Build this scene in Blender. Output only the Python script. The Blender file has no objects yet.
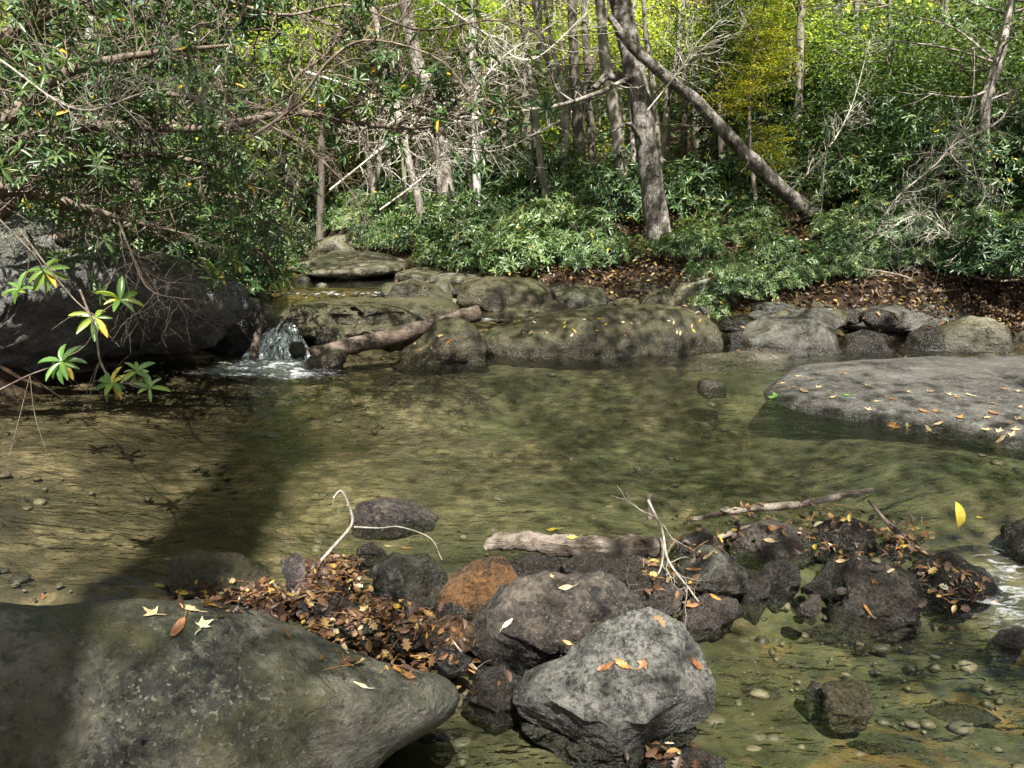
import bpy, bmesh, math, random
import numpy as np
from mathutils import Vector, noise, Matrix
from mathutils.bvhtree import BVHTree

random.seed(7)
R = np.random.RandomState(11)
SC = bpy.context.scene
COL = SC.collection
PI = math.pi

# ------------------------------------------------------------------ camera
H = 1.6; PITCH = math.radians(12.9); FPX = 804.0
FW = Vector((0, math.cos(PITCH), -math.sin(PITCH))); UP = Vector((0, math.sin(PITCH), math.cos(PITCH)))
CAM = Vector((0, 0, H))
def ray(px, py): return Vector((1, 0, 0)) * ((px - 512) / FPX) + UP * ((384 - py) / FPX) + FW
def G(px, py, z=0.0):
    d = ray(px, py); return CAM + d * ((z - H) / d.z)
def AT(px, py, Y):
    d = ray(px, py); return CAM + d * (Y / d.y)
cam = bpy.data.cameras.new('camera'); co = bpy.data.objects.new('camera', cam); COL.objects.link(co)
co.location = CAM; co.rotation_euler = (PI / 2 - PITCH, 0, 0)
cam.sensor_width = 36; cam.lens = 36 * FPX / 1024; cam.clip_end = 500; cam.clip_start = 0.05
SC.camera = co

# ------------------------------------------------------------------ object helpers
def tag(o, label=None, cat=None, group=None, kind=None):
    if label: o['label'] = label
    if cat: o['category'] = cat
    if group: o['group'] = group
    if kind: o['kind'] = kind
    return o
def mesh_np(name, v, f, mat, smooth=True, tint=None):
    v = np.asarray(v, dtype=np.float32); f = np.asarray(f, dtype=np.int32)
    me = bpy.data.meshes.new(name)
    me.vertices.add(len(v)); me.vertices.foreach_set('co', v.ravel())
    n, k = f.shape
    me.loops.add(n * k); me.loops.foreach_set('vertex_index', f.ravel())
    me.polygons.add(n); me.polygons.foreach_set('loop_start', np.arange(n, dtype=np.int32) * k)
    me.polygons.foreach_set('use_smooth', np.full(n, smooth))
    if tint is not None:
        a = me.attributes.new('tint', 'FLOAT', 'POINT'); a.data.foreach_set('value', np.asarray(tint, dtype=np.float32))
    me.update(calc_edges=True); me.validate()
    me.materials.append(mat)
    return me
def link(name, me, loc=(0, 0, 0), parent=None):
    o = bpy.data.objects.new(name, me); COL.objects.link(o); o.location = loc
    if parent: o.parent = parent
    return o
def empty(name, loc, label, cat, group=None):
    o = bpy.data.objects.new(name, None); COL.objects.link(o); o.location = loc; o.empty_display_size = .1
    return tag(o, label, cat, group)
class Acc:
    def __init__(s): s.v = []; s.f = []; s.t = []; s.n = 0
    def add(s, v, f, t=0.5):
        v = np.asarray(v, dtype=np.float32).reshape(-1, 3); f = np.asarray(f, dtype=np.int32)
        s.v.append(v); s.f.append(f + s.n); s.n += len(v)
        s.t.append(np.full(len(v), t, dtype=np.float32) if np.isscalar(t) else np.asarray(t, dtype=np.float32))
    def build(s, name, mat, parent=None, loc=(0, 0, 0), smooth=True, off=(0, 0, 0)):
        v = np.concatenate(s.v) - np.array(off, dtype=np.float32)
        me = mesh_np(name, v, np.concatenate(s.f), mat, smooth, np.concatenate(s.t))
        return link(name, me, loc, parent)
    def mesh(s, name, mat, smooth=True):
        return mesh_np(name, np.concatenate(s.v), np.concatenate(s.f), mat, smooth, np.concatenate(s.t))

def smooth_path(pts, n):
    P = np.array([list(p) for p in pts], dtype=float)
    if len(P) == 2:
        t = np.linspace(0, 1, n)[:, None]; return P[0] * (1 - t) + P[1] * t
    Q = np.vstack([2 * P[0] - P[1], P, 2 * P[-1] - P[-2]])
    out = []; m = len(P) - 1
    for u in np.linspace(0, m - 1e-6, n):
        i = int(u); t = u - i; a, b, c, d = Q[i], Q[i + 1], Q[i + 2], Q[i + 3]
        out.append(.5 * ((2 * b) + (-a + c) * t + (2 * a - 5 * b + 4 * c - d) * t * t + (-a + 3 * b - 3 * c + d) * t ** 3))
    return np.array(out)
def tube(acc, path, radii, sides=6, rough=0.0, t=.5, cap=False, nf=3.0):
    P = np.asarray(path, dtype=float); n = len(P)
    rad = np.interp(np.linspace(0, 1, n), np.linspace(0, 1, len(radii)), radii)
    T = np.gradient(P, axis=0); T /= (np.linalg.norm(T, axis=1)[:, None] + 1e-9)
    u = np.cross(T[0], [0, 0, 1.0]);
    if np.linalg.norm(u) < .1: u = np.cross(T[0], [1.0, 0, 0])
    u /= np.linalg.norm(u)
    ang = np.linspace(0, 2 * PI, sides, endpoint=False)
    V = []
    for i in range(n):
        u = u - T[i] * np.dot(u, T[i]); u /= np.linalg.norm(u) + 1e-9; w = np.cross(T[i], u)
        ring = np.cos(ang)[:, None] * u + np.sin(ang)[:, None] * w
        r = np.full(sides, rad[i])
        if rough:
            for j in range(sides):
                q = P[i] + ring[j] * rad[i]
                r[j] *= 1 + rough * noise.noise(Vector(q) * nf) + rough * .7 * noise.noise(Vector((q[0] * nf * 3.3, q[1] * nf * 3.3, q[2] * nf)))
        V.append(P[i] + ring * r[:, None])
    V = np.concatenate(V); F = []
    for i in range(n - 1):
        a = i * sides
        for j in range(sides):
            k = (j + 1) % sides
            F.append((a + j, a + k, a + sides + k)); F.append((a + j, a + sides + k, a + sides + j))
    if cap:
        V = np.vstack([V, P[0], P[-1]]); c0 = len(V) - 2; c1 = len(V) - 1; b = (n - 1) * sides
        for j in range(sides):
            k = (j + 1) % sides
            F.append((c0, k, j)); F.append((c1, b + j, b + k))
    acc.add(V, F, t)

# ------------------------------------------------------------------ leaves
def leaf_template(st, wd, fold=.12, curl=.15):
    V = []; F = []; rows = []
    for s, w in zip(st, wd):
        z = -curl * s * s
        if w == 0: rows.append([len(V)]); V.append((0, s, z))
        else:
            rows.append([len(V), len(V) + 1, len(V) + 2])
            V += [(-w / 2, s, z + fold * w), (0, s, z), (w / 2, s, z + fold * w)]
    for a, b in zip(rows[:-1], rows[1:]):
        if len(a) == 1 and len(b) == 3: F += [(a[0], b[1], b[0]), (a[0], b[2], b[1])]
        elif len(a) == 3 and len(b) == 1: F += [(a[0], a[1], b[0]), (a[1], a[2], b[0])]
        elif len(a) == 3:
            F += [(a[0], a[1], b[1]), (a[0], b[1], b[0]), (a[1], a[2], b[2]), (a[1], b[2], b[1])]
    return np.array(V, dtype=float), np.array(F)
L_SIMPLE = leaf_template([0, .5, 1], [0, 1, 0])
L_MED = leaf_template([0, .3, .75, 1], [0, .85, .8, 0])
L_FINE = leaf_template([0, .1, .3, .55, .8, .94, 1], [0, .35, .85, 1, .8, .4, 0], .15, .25)
def nz(a): return a / (np.linalg.norm(a, axis=-1, keepdims=True) + 1e-9)
def add_leaves(acc, tmpl, pos, d, up, L, W, tint):
    V, F = tmpl; n = len(pos)
    d = nz(d); x = nz(np.cross(d, up)); zz = np.cross(x, d)
    L = np.broadcast_to(L, n); W = np.broadcast_to(W, n)
    out = pos[:, None, :] + x[:, None, :] * (V[None, :, 0:1] * W[:, None, None]) + d[:, None, :] * (V[None, :, 1:2] * L[:, None, None]) + zz[:, None, :] * (V[None, :, 2:3] * L[:, None, None])
    f = (F[None] + (np.arange(n) * len(V))[:, None, None]).reshape(-1, 3)
    acc.add(out.reshape(-1, 3), f, np.repeat(np.broadcast_to(tint, n), len(V)))
def add_whorls(acc, tips, axes, rs, L=.12, W=.033, k=7, tmpl=L_SIMPLE, droop=.1, tint0=None):
    n = len(tips); a = nz(axes)
    u = nz(np.cross(a, rs.normal(size=(n, 3)))); v = np.cross(a, u)
    base = rs.rand(n) if tint0 is None else tint0
    for j in range(k):
        ph = 2 * PI * (j + rs.rand(n) * .5) / k; e = rs.uniform(-.25 - droop, .75, n)
        d = np.cos(e)[:, None] * (np.cos(ph)[:, None] * u + np.sin(ph)[:, None] * v) + np.sin(e)[:, None] * a
        d[:, 2] -= droop
        upv = a + .35 * rs.normal(size=(n, 3))
        ll = L * rs.uniform(.65, 1.15, n)
        tt = np.clip(base * .5 + rs.rand(n) * .45, 0, .94)
        tt = np.where(rs.rand(n) < .012, 1.0, tt)
        add_leaves(acc, tmpl, tips, d, upv, ll, ll * (W / L) * rs.uniform(.8, 1.2, n), tt)
def add_spray(acc, centers, rs, per=30, rad=.5, flat=.15, L=.08, W=.045, tmpl=L_SIMPLE, spread=.4):
    n = len(centers); base = rs.rand(n)
    tilt = rs.normal(size=(n, 3)) * .35; tilt[:, 2] = 1; tilt = nz(tilt)
    for j in range(per):
        r = rs.normal(size=(n, 3)) * rad * .55
        r -= tilt * np.sum(r * tilt, axis=1)[:, None] * (1 - flat)
        d = rs.normal(size=(n, 3)); d[:, 2] *= .35; d[:, 2] -= .2
        up = tilt + spread * rs.normal(size=(n, 3))
        ll = L * rs.uniform(.6, 1.25, n)
        add_leaves(acc, tmpl, centers + r, d, up, ll, ll * W / L, np.clip(base * .6 + rs.rand(n) * .4, 0, 1))

# ------------------------------------------------------------------ material helpers
class NT:
    def __init__(s, name):
        s.m = bpy.data.materials.new(name); s.m.use_nodes = True; s.t = s.m.node_tree; s.t.nodes.clear()
        s.out = s.t.nodes.new('ShaderNodeOutputMaterial')
    def n(s, typ, ins=None, **kw):
        nd = s.t.nodes.new(typ)
        for k, v in kw.items(): setattr(nd, k, v)
        for k, v in (ins or {}).items():
            if hasattr(v, 'is_output') or isinstance(v, bpy.types.NodeSocket): s.t.links.new(v, nd.inputs[k])
            else: nd.inputs[k].default_value = v
        return nd
    def noise(s, vec, scale, detail=4, rough=.55, dist=0.0):
        return s.n('ShaderNodeTexNoise', {'Vector': vec, 'Scale': scale, 'Detail': detail, 'Roughness': rough, 'Distortion': dist}).outputs['Fac']
    def ramp(s, fac, stops, interp='LINEAR'):
        r = s.n('ShaderNodeValToRGB', {'Fac': fac}); cr = r.color_ramp; cr.interpolation = interp
        while len(cr.elements) < len(stops): cr.elements.new(.5)
        for e, (p, c) in zip(cr.elements, stops):
            e.position = p; e.color = (c, c, c, 1) if not hasattr(c, '__len__') else (*c, 1)
        return r.outputs['Color']
    def mix(s, fac, a, b, blend='MIX'):
        m = s.n('ShaderNodeMix', data_type='RGBA', blend_type=blend, clamp_factor=True)
        for idx, v in ((0, fac), (6, a), (7, b)):
            if isinstance(v, bpy.types.NodeSocket): s.t.links.new(v, m.inputs[idx])
            elif idx == 0: m.inputs[0].default_value = v
            else: m.inputs[idx].default_value = (*v, 1)
        return m.outputs[2]
    def math(s, op, a, b=0.0, clamp=False):
        m = s.n('ShaderNodeMath', operation=op, use_clamp=clamp)
        for i, v in ((0, a), (1, b)):
            if isinstance(v, bpy.types.NodeSocket): s.t.links.new(v, m.inputs[i])
            else: m.inputs[i].default_value = v
        return m.outputs[0]
    def mrange(s, v, a, b, c=0., d=1.):
        return s.n('ShaderNodeMapRange', {'Value': v, 'From Min': a, 'From Max': b, 'To Min': c, 'To Max': d}, interpolation_type='SMOOTHSTEP').outputs[0]
    def coords(s, rnd=True):
        c = s.n('ShaderNodeTexCoord').outputs['Object']
        if not rnd: return c
        oi = s.n('ShaderNodeObjectInfo').outputs['Random']
        k = s.math('MULTIPLY', oi, 57.0)
        cm = s.n('ShaderNodeCombineXYZ', {0: k, 1: k, 2: k}).outputs[0]
        return s.n('ShaderNodeVectorMath', {0: c, 1: cm}, operation='ADD').outputs[0]
    def bump(s, h, strength=.5, dist=.02, normal=None):
        ins = {'Height': h, 'Strength': strength, 'Distance': dist}
        if normal is not None: ins['Normal'] = normal
        return s.n('ShaderNodeBump', ins).outputs[0]
    def finish(s, sh): s.t.links.new(sh, s.out.inputs['Surface']); return s.m
    def principled(s, col, rough=.7, normal=None, spec=.5, **kw):
        ins = {'Roughness': rough, 'Specular IOR Level': spec}
        if isinstance(col, bpy.types.NodeSocket): ins['Base Color'] = col
        else: ins['Base Color'] = (*col, 1)
        if normal is not None: ins['Normal'] = normal
        ins.update(kw)
        return s.n('ShaderNodeBsdfPrincipled', ins).outputs[0]

def rock_mat(name, c1, c2, lichen=(.36, .37, .31), la=.5, moss=.3, wl=0.0, wet=.12, sc=1.0, gloss=.55, mosscol=(.06, .075, .018), bumpd=.012, val=.5):
    t = NT(name); v = t.coords()
    pos = t.n('ShaderNodeNewGeometry'); sp = t.n('ShaderNodeSeparateXYZ', {0: pos.outputs['Position']}); sn = t.n('ShaderNodeSeparateXYZ', {0: pos.outputs['Normal']})
    a = t.noise(v, 1.6 * sc, 12, .68, .9)
    col = t.mix(t.ramp(a, [(.42, 0), (.56, 1)]), tuple(x * .55 for x in c1), c2)
    st = t.noise(t.n('ShaderNodeMapping', {'Vector': v, 'Scale': (1.5, 2, 9), 'Rotation': (.35, .5, 0)}).outputs[0], 1.6 * sc, 9, .7, .5)
    col = t.mix(t.ramp(st, [(.45, 0), (.62, .45)]), col, tuple(x * .45 for x in c1))
    sp1 = t.noise(v, 46 * sc, 5, .75)
    col = t.mix(t.ramp(sp1, [(.4, .8), (.52, 0)]), col, (.012, .012, .012))
    col = t.mix(t.ramp(t.noise(v, 24 * sc, 7, .8), [(.5, 0), (.62, .6)]), col, tuple(min(.6, x * 1.9) for x in c2))
    lm = t.math('MULTIPLY', t.ramp(t.noise(v, 3.6 * sc, 10, .72, .35), [(.62 - .2 * la, 0), (.74 - .2 * la, 1)]), t.ramp(t.noise(v, 30 * sc, 6, .8), [(.4, 0), (.56, 1)]))
    col = t.mix(lm, col, lichen)
    w2 = t.ramp(t.noise(v, 70 * sc, 3, .6), [(.6, 0), (.66, .85)])
    col = t.mix(w2, col, lichen)
    mf = t.math('MULTIPLY', t.mrange(sn.outputs[2], -.2, .9), t.ramp(t.noise(v, 2.6 * sc, 8, .7), [(.64 - .3 * moss, 0), (.8 - .3 * moss, 1)]))
    mf = t.math('MULTIPLY', mf, t.ramp(t.noise(v, 60 * sc, 3), [(.3, .2), (.6, 1)]))
    col = t.mix(mf, col, mosscol)
    zz = t.math('SUBTRACT', sp.outputs[2], t.math('MULTIPLY', t.noise(v, 7, 4), wet))
    wf = t.mrange(zz, wl - wet * .1, wl + wet * .7, 1, 0)
    col = t.mix(t.math('MULTIPLY', wf, .55), col, (.02, .017, .01))
    rough = t.mrange(wf, 0, 1, gloss, .25)
    rough = t.math('ADD', rough, t.mrange(sp1, .3, .7, -.12, .12))
    col = t.n('ShaderNodeHueSaturation', {'Color': col, 'Value': val, 'Saturation': 1.1}).outputs[0]
    h = t.math('ADD', t.noise(v, 9 * sc, 12, .74), t.math('MULTIPLY', t.noise(v, 75 * sc, 4, .7), .35))
    h = t.math('ADD', h, t.math('MULTIPLY', st, .9))
    cr = t.n('ShaderNodeTexVoronoi', {'Vector': t.n('ShaderNodeVectorMath', {0: v, 1: t.n('ShaderNodeTexNoise', {'Vector': v, 'Scale': 1.3, 'Detail': 6, 'Roughness': .6}).outputs['Color']}, operation='ADD').outputs[0], 'Scale': 2.3 * sc}, feature='DISTANCE_TO_EDGE').outputs['Distance']
    ck = t.math('MAXIMUM', t.ramp(cr, [(0, 0), (.012, 1)]), t.ramp(t.noise(v, 1.7, 3), [(.40, 0), (.45, 1)])); h = t.math('ADD', h, t.math('MULTIPLY', ck, .2))
    
    nb = t.bump(h, 1.0, bumpd * 2.6)
    return t.finish(t.principled(col, rough, nb, .5))

def leaf_mat(name, stops, rough=.38, trans=.32, tcol=None, spec=.5, objvar=.25):
    t = NT(name)
    at = t.n('ShaderNodeAttribute', attribute_name='tint').outputs['Fac']
    oi = t.n('ShaderNodeObjectInfo').outputs['Random']
    col = t.ramp(at, stops)
    hs = t.n('ShaderNodeHueSaturation', {'Color': col, 'Value': t.mrange(oi, 0, 1, 1 - objvar, 1 + objvar), 'Hue': t.mrange(oi, 0, 1, .515, .485)}).outputs[0]
    pr = t.principled(hs, rough, None, spec)
    tc = t.mix(1.0, hs, tcol or (1.6, 1.7, .9), 'MULTIPLY')
    tr = t.n('ShaderNodeBsdfTranslucent', {'Color': tc}).outputs[0]
    mx = t.n('ShaderNodeMixShader', {0: trans, 1: pr, 2: tr}).outputs[0]
    return t.finish(mx)

def bark_mat(name, c1, c2, patch=None, scale=1.0, rough=.85, bumpd=.02, moss=0., ax=2):
    t = NT(name); v = t.coords()
    mv = t.n('ShaderNodeMapping', {'Vector': v, 'Scale': (9 * scale, 9 * scale, 1.6 * scale) if ax == 2 else (1.1 * scale, 12 * scale, 14 * scale)}).outputs[0]
    a = t.noise(mv, 2.2, 9, .7, .8)
    col = t.mix(t.ramp(a, [(.35, 0), (.62, 1)]), c1, c2)
    if patch:
        col = t.mix(t.ramp(t.noise(v, 5 * scale, 8, .7), [(.46, 0), (.58, .9)]), col, patch)
    if moss: col = t.mix(t.ramp(t.noise(v, 3 * scale, 8, .7), [(.5, 0), (.64, moss)]), col, (.06, .08, .02))
    h = t.math('ADD', a, t.math('MULTIPLY', t.noise(v, 60 * scale, 4), .25))
    return t.finish(t.principled(col, rough, t.bump(h, 1.0, bumpd), .3))

def plain_mat(name, c1, c2, rough=.6, sc=40, trans=0., spec=.4, bumpd=.002):
    t = NT(name); v = t.coords()
    a = t.noise(v, sc, 5, .65)
    col = t.mix(t.ramp(a, [(.38, 0), (.62, 1)]), c1, c2)
    pr = t.principled(col, rough, t.bump(a, .6, bumpd), spec)
    if trans:
        tr = t.n('ShaderNodeBsdfTranslucent', {'Color': col}).outputs[0]
        pr = t.n('ShaderNodeMixShader', {0: trans, 1: pr, 2: tr}).outputs[0]
    return t.finish(pr)

M = {}
M['rock_grey'] = rock_mat('rock_grey', (.075, .07, .055), (.19, .175, .14), la=.55, moss=.35, val=.38)
M['rock_big'] = rock_mat('rock_big', (.06, .065, .048), (.17, .17, .115), lichen=(.42, .40, .33), la=.75, moss=.7, wl=.02, wet=.2, mosscol=(.11, .11, .035), bumpd=.014, val=.33)  # band set high here: colour darkens down the lower flank
M['rock_front'] = rock_mat('rock_front', (.04, .045, .04), (.11, .11, .095), lichen=(.62, .61, .54), la=1.15, moss=.25, wl=-.06, wet=.1, sc=1.6, val=.27)
M['rock_dark'] = rock_mat('rock_dark', (.045, .042, .04), (.15, .125, .10), lichen=(.36, .30, .24), la=.5, moss=.1, wl=-.05, wet=.1, gloss=.42, sc=1.3, val=.38)
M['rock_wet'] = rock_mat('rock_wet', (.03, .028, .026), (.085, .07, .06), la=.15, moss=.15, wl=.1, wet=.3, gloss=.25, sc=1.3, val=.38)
M['rock_orange'] = rock_mat('rock_orange', (.08, .05, .03), (.26, .14, .065), lichen=(.2, .13, .08), la=.35, moss=0, wl=-.1, wet=.06, gloss=.35, sc=1.6)
M['rock_purple'] = rock_mat('rock_purple', (.075, .06, .06), (.2, .16, .15), lichen=(.4, .35, .3), la=.5, moss=.0, wl=-.05, wet=.1, sc=2)
M['rock_moss'] = rock_mat('rock_moss', (.06, .052, .032), (.19, .16, .09), lichen=(.32, .3, .19), la=.55, moss=.85, mosscol=(.085, .085, .025), wet=.16, val=.38)
M['rock_upper'] = rock_mat('rock_upper', (.05, .045, .032), (.18, .15, .1), lichen=(.34, .32, .22), la=.7, moss=.6, wl=.3, wet=.05, val=.38)
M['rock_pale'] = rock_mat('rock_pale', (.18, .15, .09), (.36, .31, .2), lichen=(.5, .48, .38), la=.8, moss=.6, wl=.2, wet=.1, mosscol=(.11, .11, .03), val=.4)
M['rock_slab'] = rock_mat('rock_slab', (.13, .12, .105), (.24, .225, .195), lichen=(.4, .4, .36), la=.5, moss=.0, wl=0, wet=.05, sc=1.5, bumpd=.014, val=.42)
M['rock_cliff'] = rock_mat('rock_cliff', (.11, .11, .095), (.3, .3, .27), lichen=(.55, .56, .5), la=.9, moss=.9, wl=0, wet=.12, val=.33)
M['bark_pale'] = bark_mat('bark_pale', (.06, .05, .04), (.26, .225, .185), (.42, .38, .33), 1.0, bumpd=.05)
M['bark_main'] = bark_mat('bark_main', (.03, .024, .018), (.17, .145, .12), (.4, .37, .32), 1.1, bumpd=.11)
M['bark_dark'] = bark_mat('bark_dark', (.04, .033, .025), (.13, .11, .09), None, .8)
M['bark_mid'] = bark_mat('bark_mid', (.07, .06, .045), (.2, .175, .14), (.24, .22, .18), .8, moss=.5)
M['bark_birch'] = bark_mat('bark_birch', (.2, .19, .17), (.5, .48, .44), (.6, .58, .54), .9)
M['twig_pale'] = bark_mat('twig_pale', (.12, .105, .085), (.33, .3, .25), None, 2.0, bumpd=.004)
M['twig_sunlit'] = bark_mat('twig_sunlit', (.28, .25, .2), (.6, .56, .48), None, 2.0, bumpd=.004)  # brighter copy of the pale twigs, sunlight on them put into the colour
M['twig_brown'] = bark_mat('twig_brown', (.05, .036, .024), (.14, .105, .075), (.2, .165, .125), 2.0, bumpd=.006)
M['driftwood'] = bark_mat('driftwood', (.03, .022, .016), (.13, .10, .075), (.24, .2, .16), 1.6, bumpd=.03, ax=0)
M['driftwood_dark'] = bark_mat('driftwood_dark', (.02, .014, .01), (.085, .06, .045), (.13, .1, .075), 1.6, bumpd=.02, ax=0)
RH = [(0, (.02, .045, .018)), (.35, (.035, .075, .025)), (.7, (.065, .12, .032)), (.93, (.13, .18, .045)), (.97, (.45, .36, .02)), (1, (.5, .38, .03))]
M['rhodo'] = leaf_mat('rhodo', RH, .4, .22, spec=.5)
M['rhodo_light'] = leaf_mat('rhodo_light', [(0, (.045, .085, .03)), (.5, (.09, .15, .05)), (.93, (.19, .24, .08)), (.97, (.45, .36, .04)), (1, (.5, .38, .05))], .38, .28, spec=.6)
M['beech'] = leaf_mat('beech', [(0, (.10, .17, .03)), (.45, (.24, .32, .06)), (.8, (.42, .45, .1)), (1, (.6, .5, .07))], .45, .5)
M['autumn'] = leaf_mat('autumn', [(0, (.12, .17, .025)), (.55, (.3, .3, .04)), (1, (.58, .42, .04))], .5, .5)
M['greenleaf'] = leaf_mat('greenleaf', [(0, (.04, .075, .022)), (.6, (.09, .135, .038)), (1, (.2, .23, .06))], .4, .4)
M['litter'] = leaf_mat('litter', [(0, (.02, .01, .006)), (.45, (.06, .026, .013)), (.68, (.12, .055, .024)), (.88, (.2, .11, .045)), (.96, (.34, .22, .04)), (1, (.4, .36, .27))], .55, .1, tcol=(1, .9, .7), objvar=.05)
M['needle'] = plain_mat('needle', (.22, .09, .03), (.42, .2, .07))

# ------------------------------------------------------------------ terrain profile
def xl(Y): return np.interp(Y, [0, 3, 6, 7.5, 8.5, 11, 14, 18, 30, 90], [-1.6, -2.7, -4.1, -4.2, -3.3, -4.0, -5.0, -6.4, -11, -30])
def xr(Y): return np.interp(Y, [0, 3, 5, 8, 9, 9.6, 10, 11, 13, 18, 30, 90], [3.5, 4, 4.8, 5.6, 5.6, 4.6, 3.0, .5, -1.4, -4.2, -9, -27])
def wz(Y): return np.interp(Y, [0, 3.0, 3.4, 8.55, 8.85, 10.9, 11.1, 13.2, 13.5, 16, 16.8, 20, 40, 90], [-.12, -.12, 0, 0, .28, .28, .42, .42, .6, .6, .85, 1.05, 3.4, 16])
def sm(t): t = np.clip(t, 0, 1); return t * t * (3 - 2 * t)
def dam(x): return 3.25 + .12 * (x + .6)
def shf(x): return .95 * sm((x - 1.9) / .4)
def WZ(x, Y):   # water level with the dam line following x
    return np.where(Y < 6, np.interp(Y - dam(x), [-.35, .1], [-.12, 0.0]), wz(np.where(Y < 10.9, np.maximum(np.minimum(Y, 8.5), Y - shf(x)), Y)))
def sm(t): t = np.clip(t, 0, 1); return t * t * (3 - 2 * t)
def TZ(x, Y, nz_=None):
    L = xl(Y); Rr = xr(Y); w = WZ(x, Y)
    inn = np.minimum(x - L, Rr - x)
    n1 = nz_ if nz_ is not None else 0
    depth = np.minimum(.42, .03 + .17 * np.clip(inn, 0, 9))
    up = sm((Y - 8.4) / .5)
    depth = depth * (1 - up) + np.minimum(depth, .1) * up
    sh = 1 - .72 * sm((Y - 6.6) / 1.3) * (Y < 8.6) - .0
    sh = np.minimum(sh, 1 - .62 * sm((x - 1.9) / .9) * sm((Y - 4.2) / .6) * (Y < 8.6)); depth = depth * sh
    dn = sm((3.3 - Y) / .3); depth = depth * (1 - dn) + np.minimum(depth, .13) * dn
    dd = np.abs(Y - dam(x)); depth = depth * (1 - .85 * np.exp(-(dd / .42) ** 2))
    zin = w - depth + n1 * .05
    o = np.clip(-inn, 0, 100)
    left = x < (L + Rr) / 2
    zl = w + .35 * sm(o / .5) + .34 * np.minimum(o, 6) + .18 * np.clip(o - 6, 0, 100)
    zr = w + .16 * sm(o / .4) + .13 * np.minimum(o, 9) + .22 * np.clip(o - 9, 0, 60)
    zo = np.where(left, zl, zr) + n1 * (.05 + .05 * np.minimum(o, 4))
    k = sm(o / .15)
    return zin * (1 - k) + zo * k
def tz(x, Y): return float(TZ(np.array([float(x)]), np.array([float(Y)]))[0])

def ground():
    a = np.linspace(-1, 1, 330); xs = 5 * a + 55 * np.sign(a) * np.abs(a) ** 4
    b = np.linspace(0, 1, 380); ys = -12 + 12 * np.minimum(b / .08, 1) + np.clip(b - .08, 0, 1) * 20 + 75 * np.clip((b - .1) / .9, 0, 1) ** 3.4
    X, Y = np.meshgrid(xs, ys); n = X.size
    N = np.array([noise.fractal(Vector((x * 1.1, y * 1.1, 0)), .9, 2.1, 5) for x, y in zip(X.ravel(), Y.ravel())]).reshape(X.shape)
    Z = TZ(X, Y, N)
    V = np.stack([X, Y, Z], -1).reshape(-1, 3)
    r, c = X.shape; i = np.arange(r * c).reshape(r, c)
    F = np.stack([i[:-1, :-1], i[:-1, 1:], i[1:, 1:], i[1:, :-1]], -1).reshape(-1, 4)
    inn = np.minimum(X - xl(Y), xr(Y) - X)
    bed = sm((inn + .1) / .2).ravel()
    t = NT('ground'); v = t.coords(False)
    at = t.n('ShaderNodeAttribute', attribute_name='tint').outputs['Fac']
    sx = t.n('ShaderNodeSeparateXYZ', {0: v})
    lit = t.ramp(t.noise(v, 9, 10, .75, .4), [(.38, (.008, .006, .004)), (.48, (.035, .02, .012)), (.56, (.09, .05, .027)), (.64, (.03, .035, .012))])
    sand = t.ramp(t.noise(v, 1.3, 9, .66, .5), [(.34, (.04, .032, .016)), (.45, (.11, .085, .045)), (.56, (.22, .165, .09)), (.72, (.3, .24, .14))])
    gr = t.ramp(t.noise(v, 55, 4, .7), [(.36, .35), (.6, 1)])
    sand = t.mix(.75, sand, gr, 'MULTIPLY')
    vo = t.n('ShaderNodeTexVoronoi', {'Vector': v, 'Scale': 9.0, 'Randomness': 1.0}); 
    sand = t.mix(t.ramp(vo.outputs['Distance'], [(.0, .0), (.35, .0), (.6, .55)]), sand, (.03, .028, .012))
    # depth shade of the water painted into the bed, middle and right of pool
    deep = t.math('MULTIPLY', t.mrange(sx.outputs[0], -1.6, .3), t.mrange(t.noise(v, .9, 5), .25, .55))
    depth_tint = t.ramp(t.noise(v, 4, 8, .7), [(.36, (.011, .015, .006)), (.48, (.032, .038, .015)), (.6, (.075, .075, .034)), (.7, (.15, .13, .07))])
    sand = t.mix(t.math('MULTIPLY', deep, .85), sand, depth_tint)
    org = t.ramp(t.noise(v, 1.6, 5, .6, 1.5), [(.56, 0), (.7, .45)])
    org = t.math('MULTIPLY', org, t.mrange(sx.outputs[0], .3, 1.2)); org = t.math('MULTIPLY', org, t.mrange(sx.outputs[1], 3.3, 2.9))
    sand = t.mix(org, sand, (.34, .16, .03))
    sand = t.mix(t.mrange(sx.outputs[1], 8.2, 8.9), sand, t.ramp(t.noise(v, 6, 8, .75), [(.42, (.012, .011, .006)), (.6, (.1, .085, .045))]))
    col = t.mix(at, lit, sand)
    h = t.math('ADD', t.noise(v, 16, 10, .8), t.math('MULTIPLY', vo.outputs['Distance'], t.math('MULTIPLY', at, .5)))
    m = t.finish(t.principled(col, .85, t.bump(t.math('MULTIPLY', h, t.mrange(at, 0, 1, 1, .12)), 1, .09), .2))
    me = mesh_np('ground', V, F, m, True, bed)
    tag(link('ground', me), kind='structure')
    return V, F
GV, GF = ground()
SURF = [(GV, [tuple(int(q) for q in f) for f in GF])]

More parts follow.
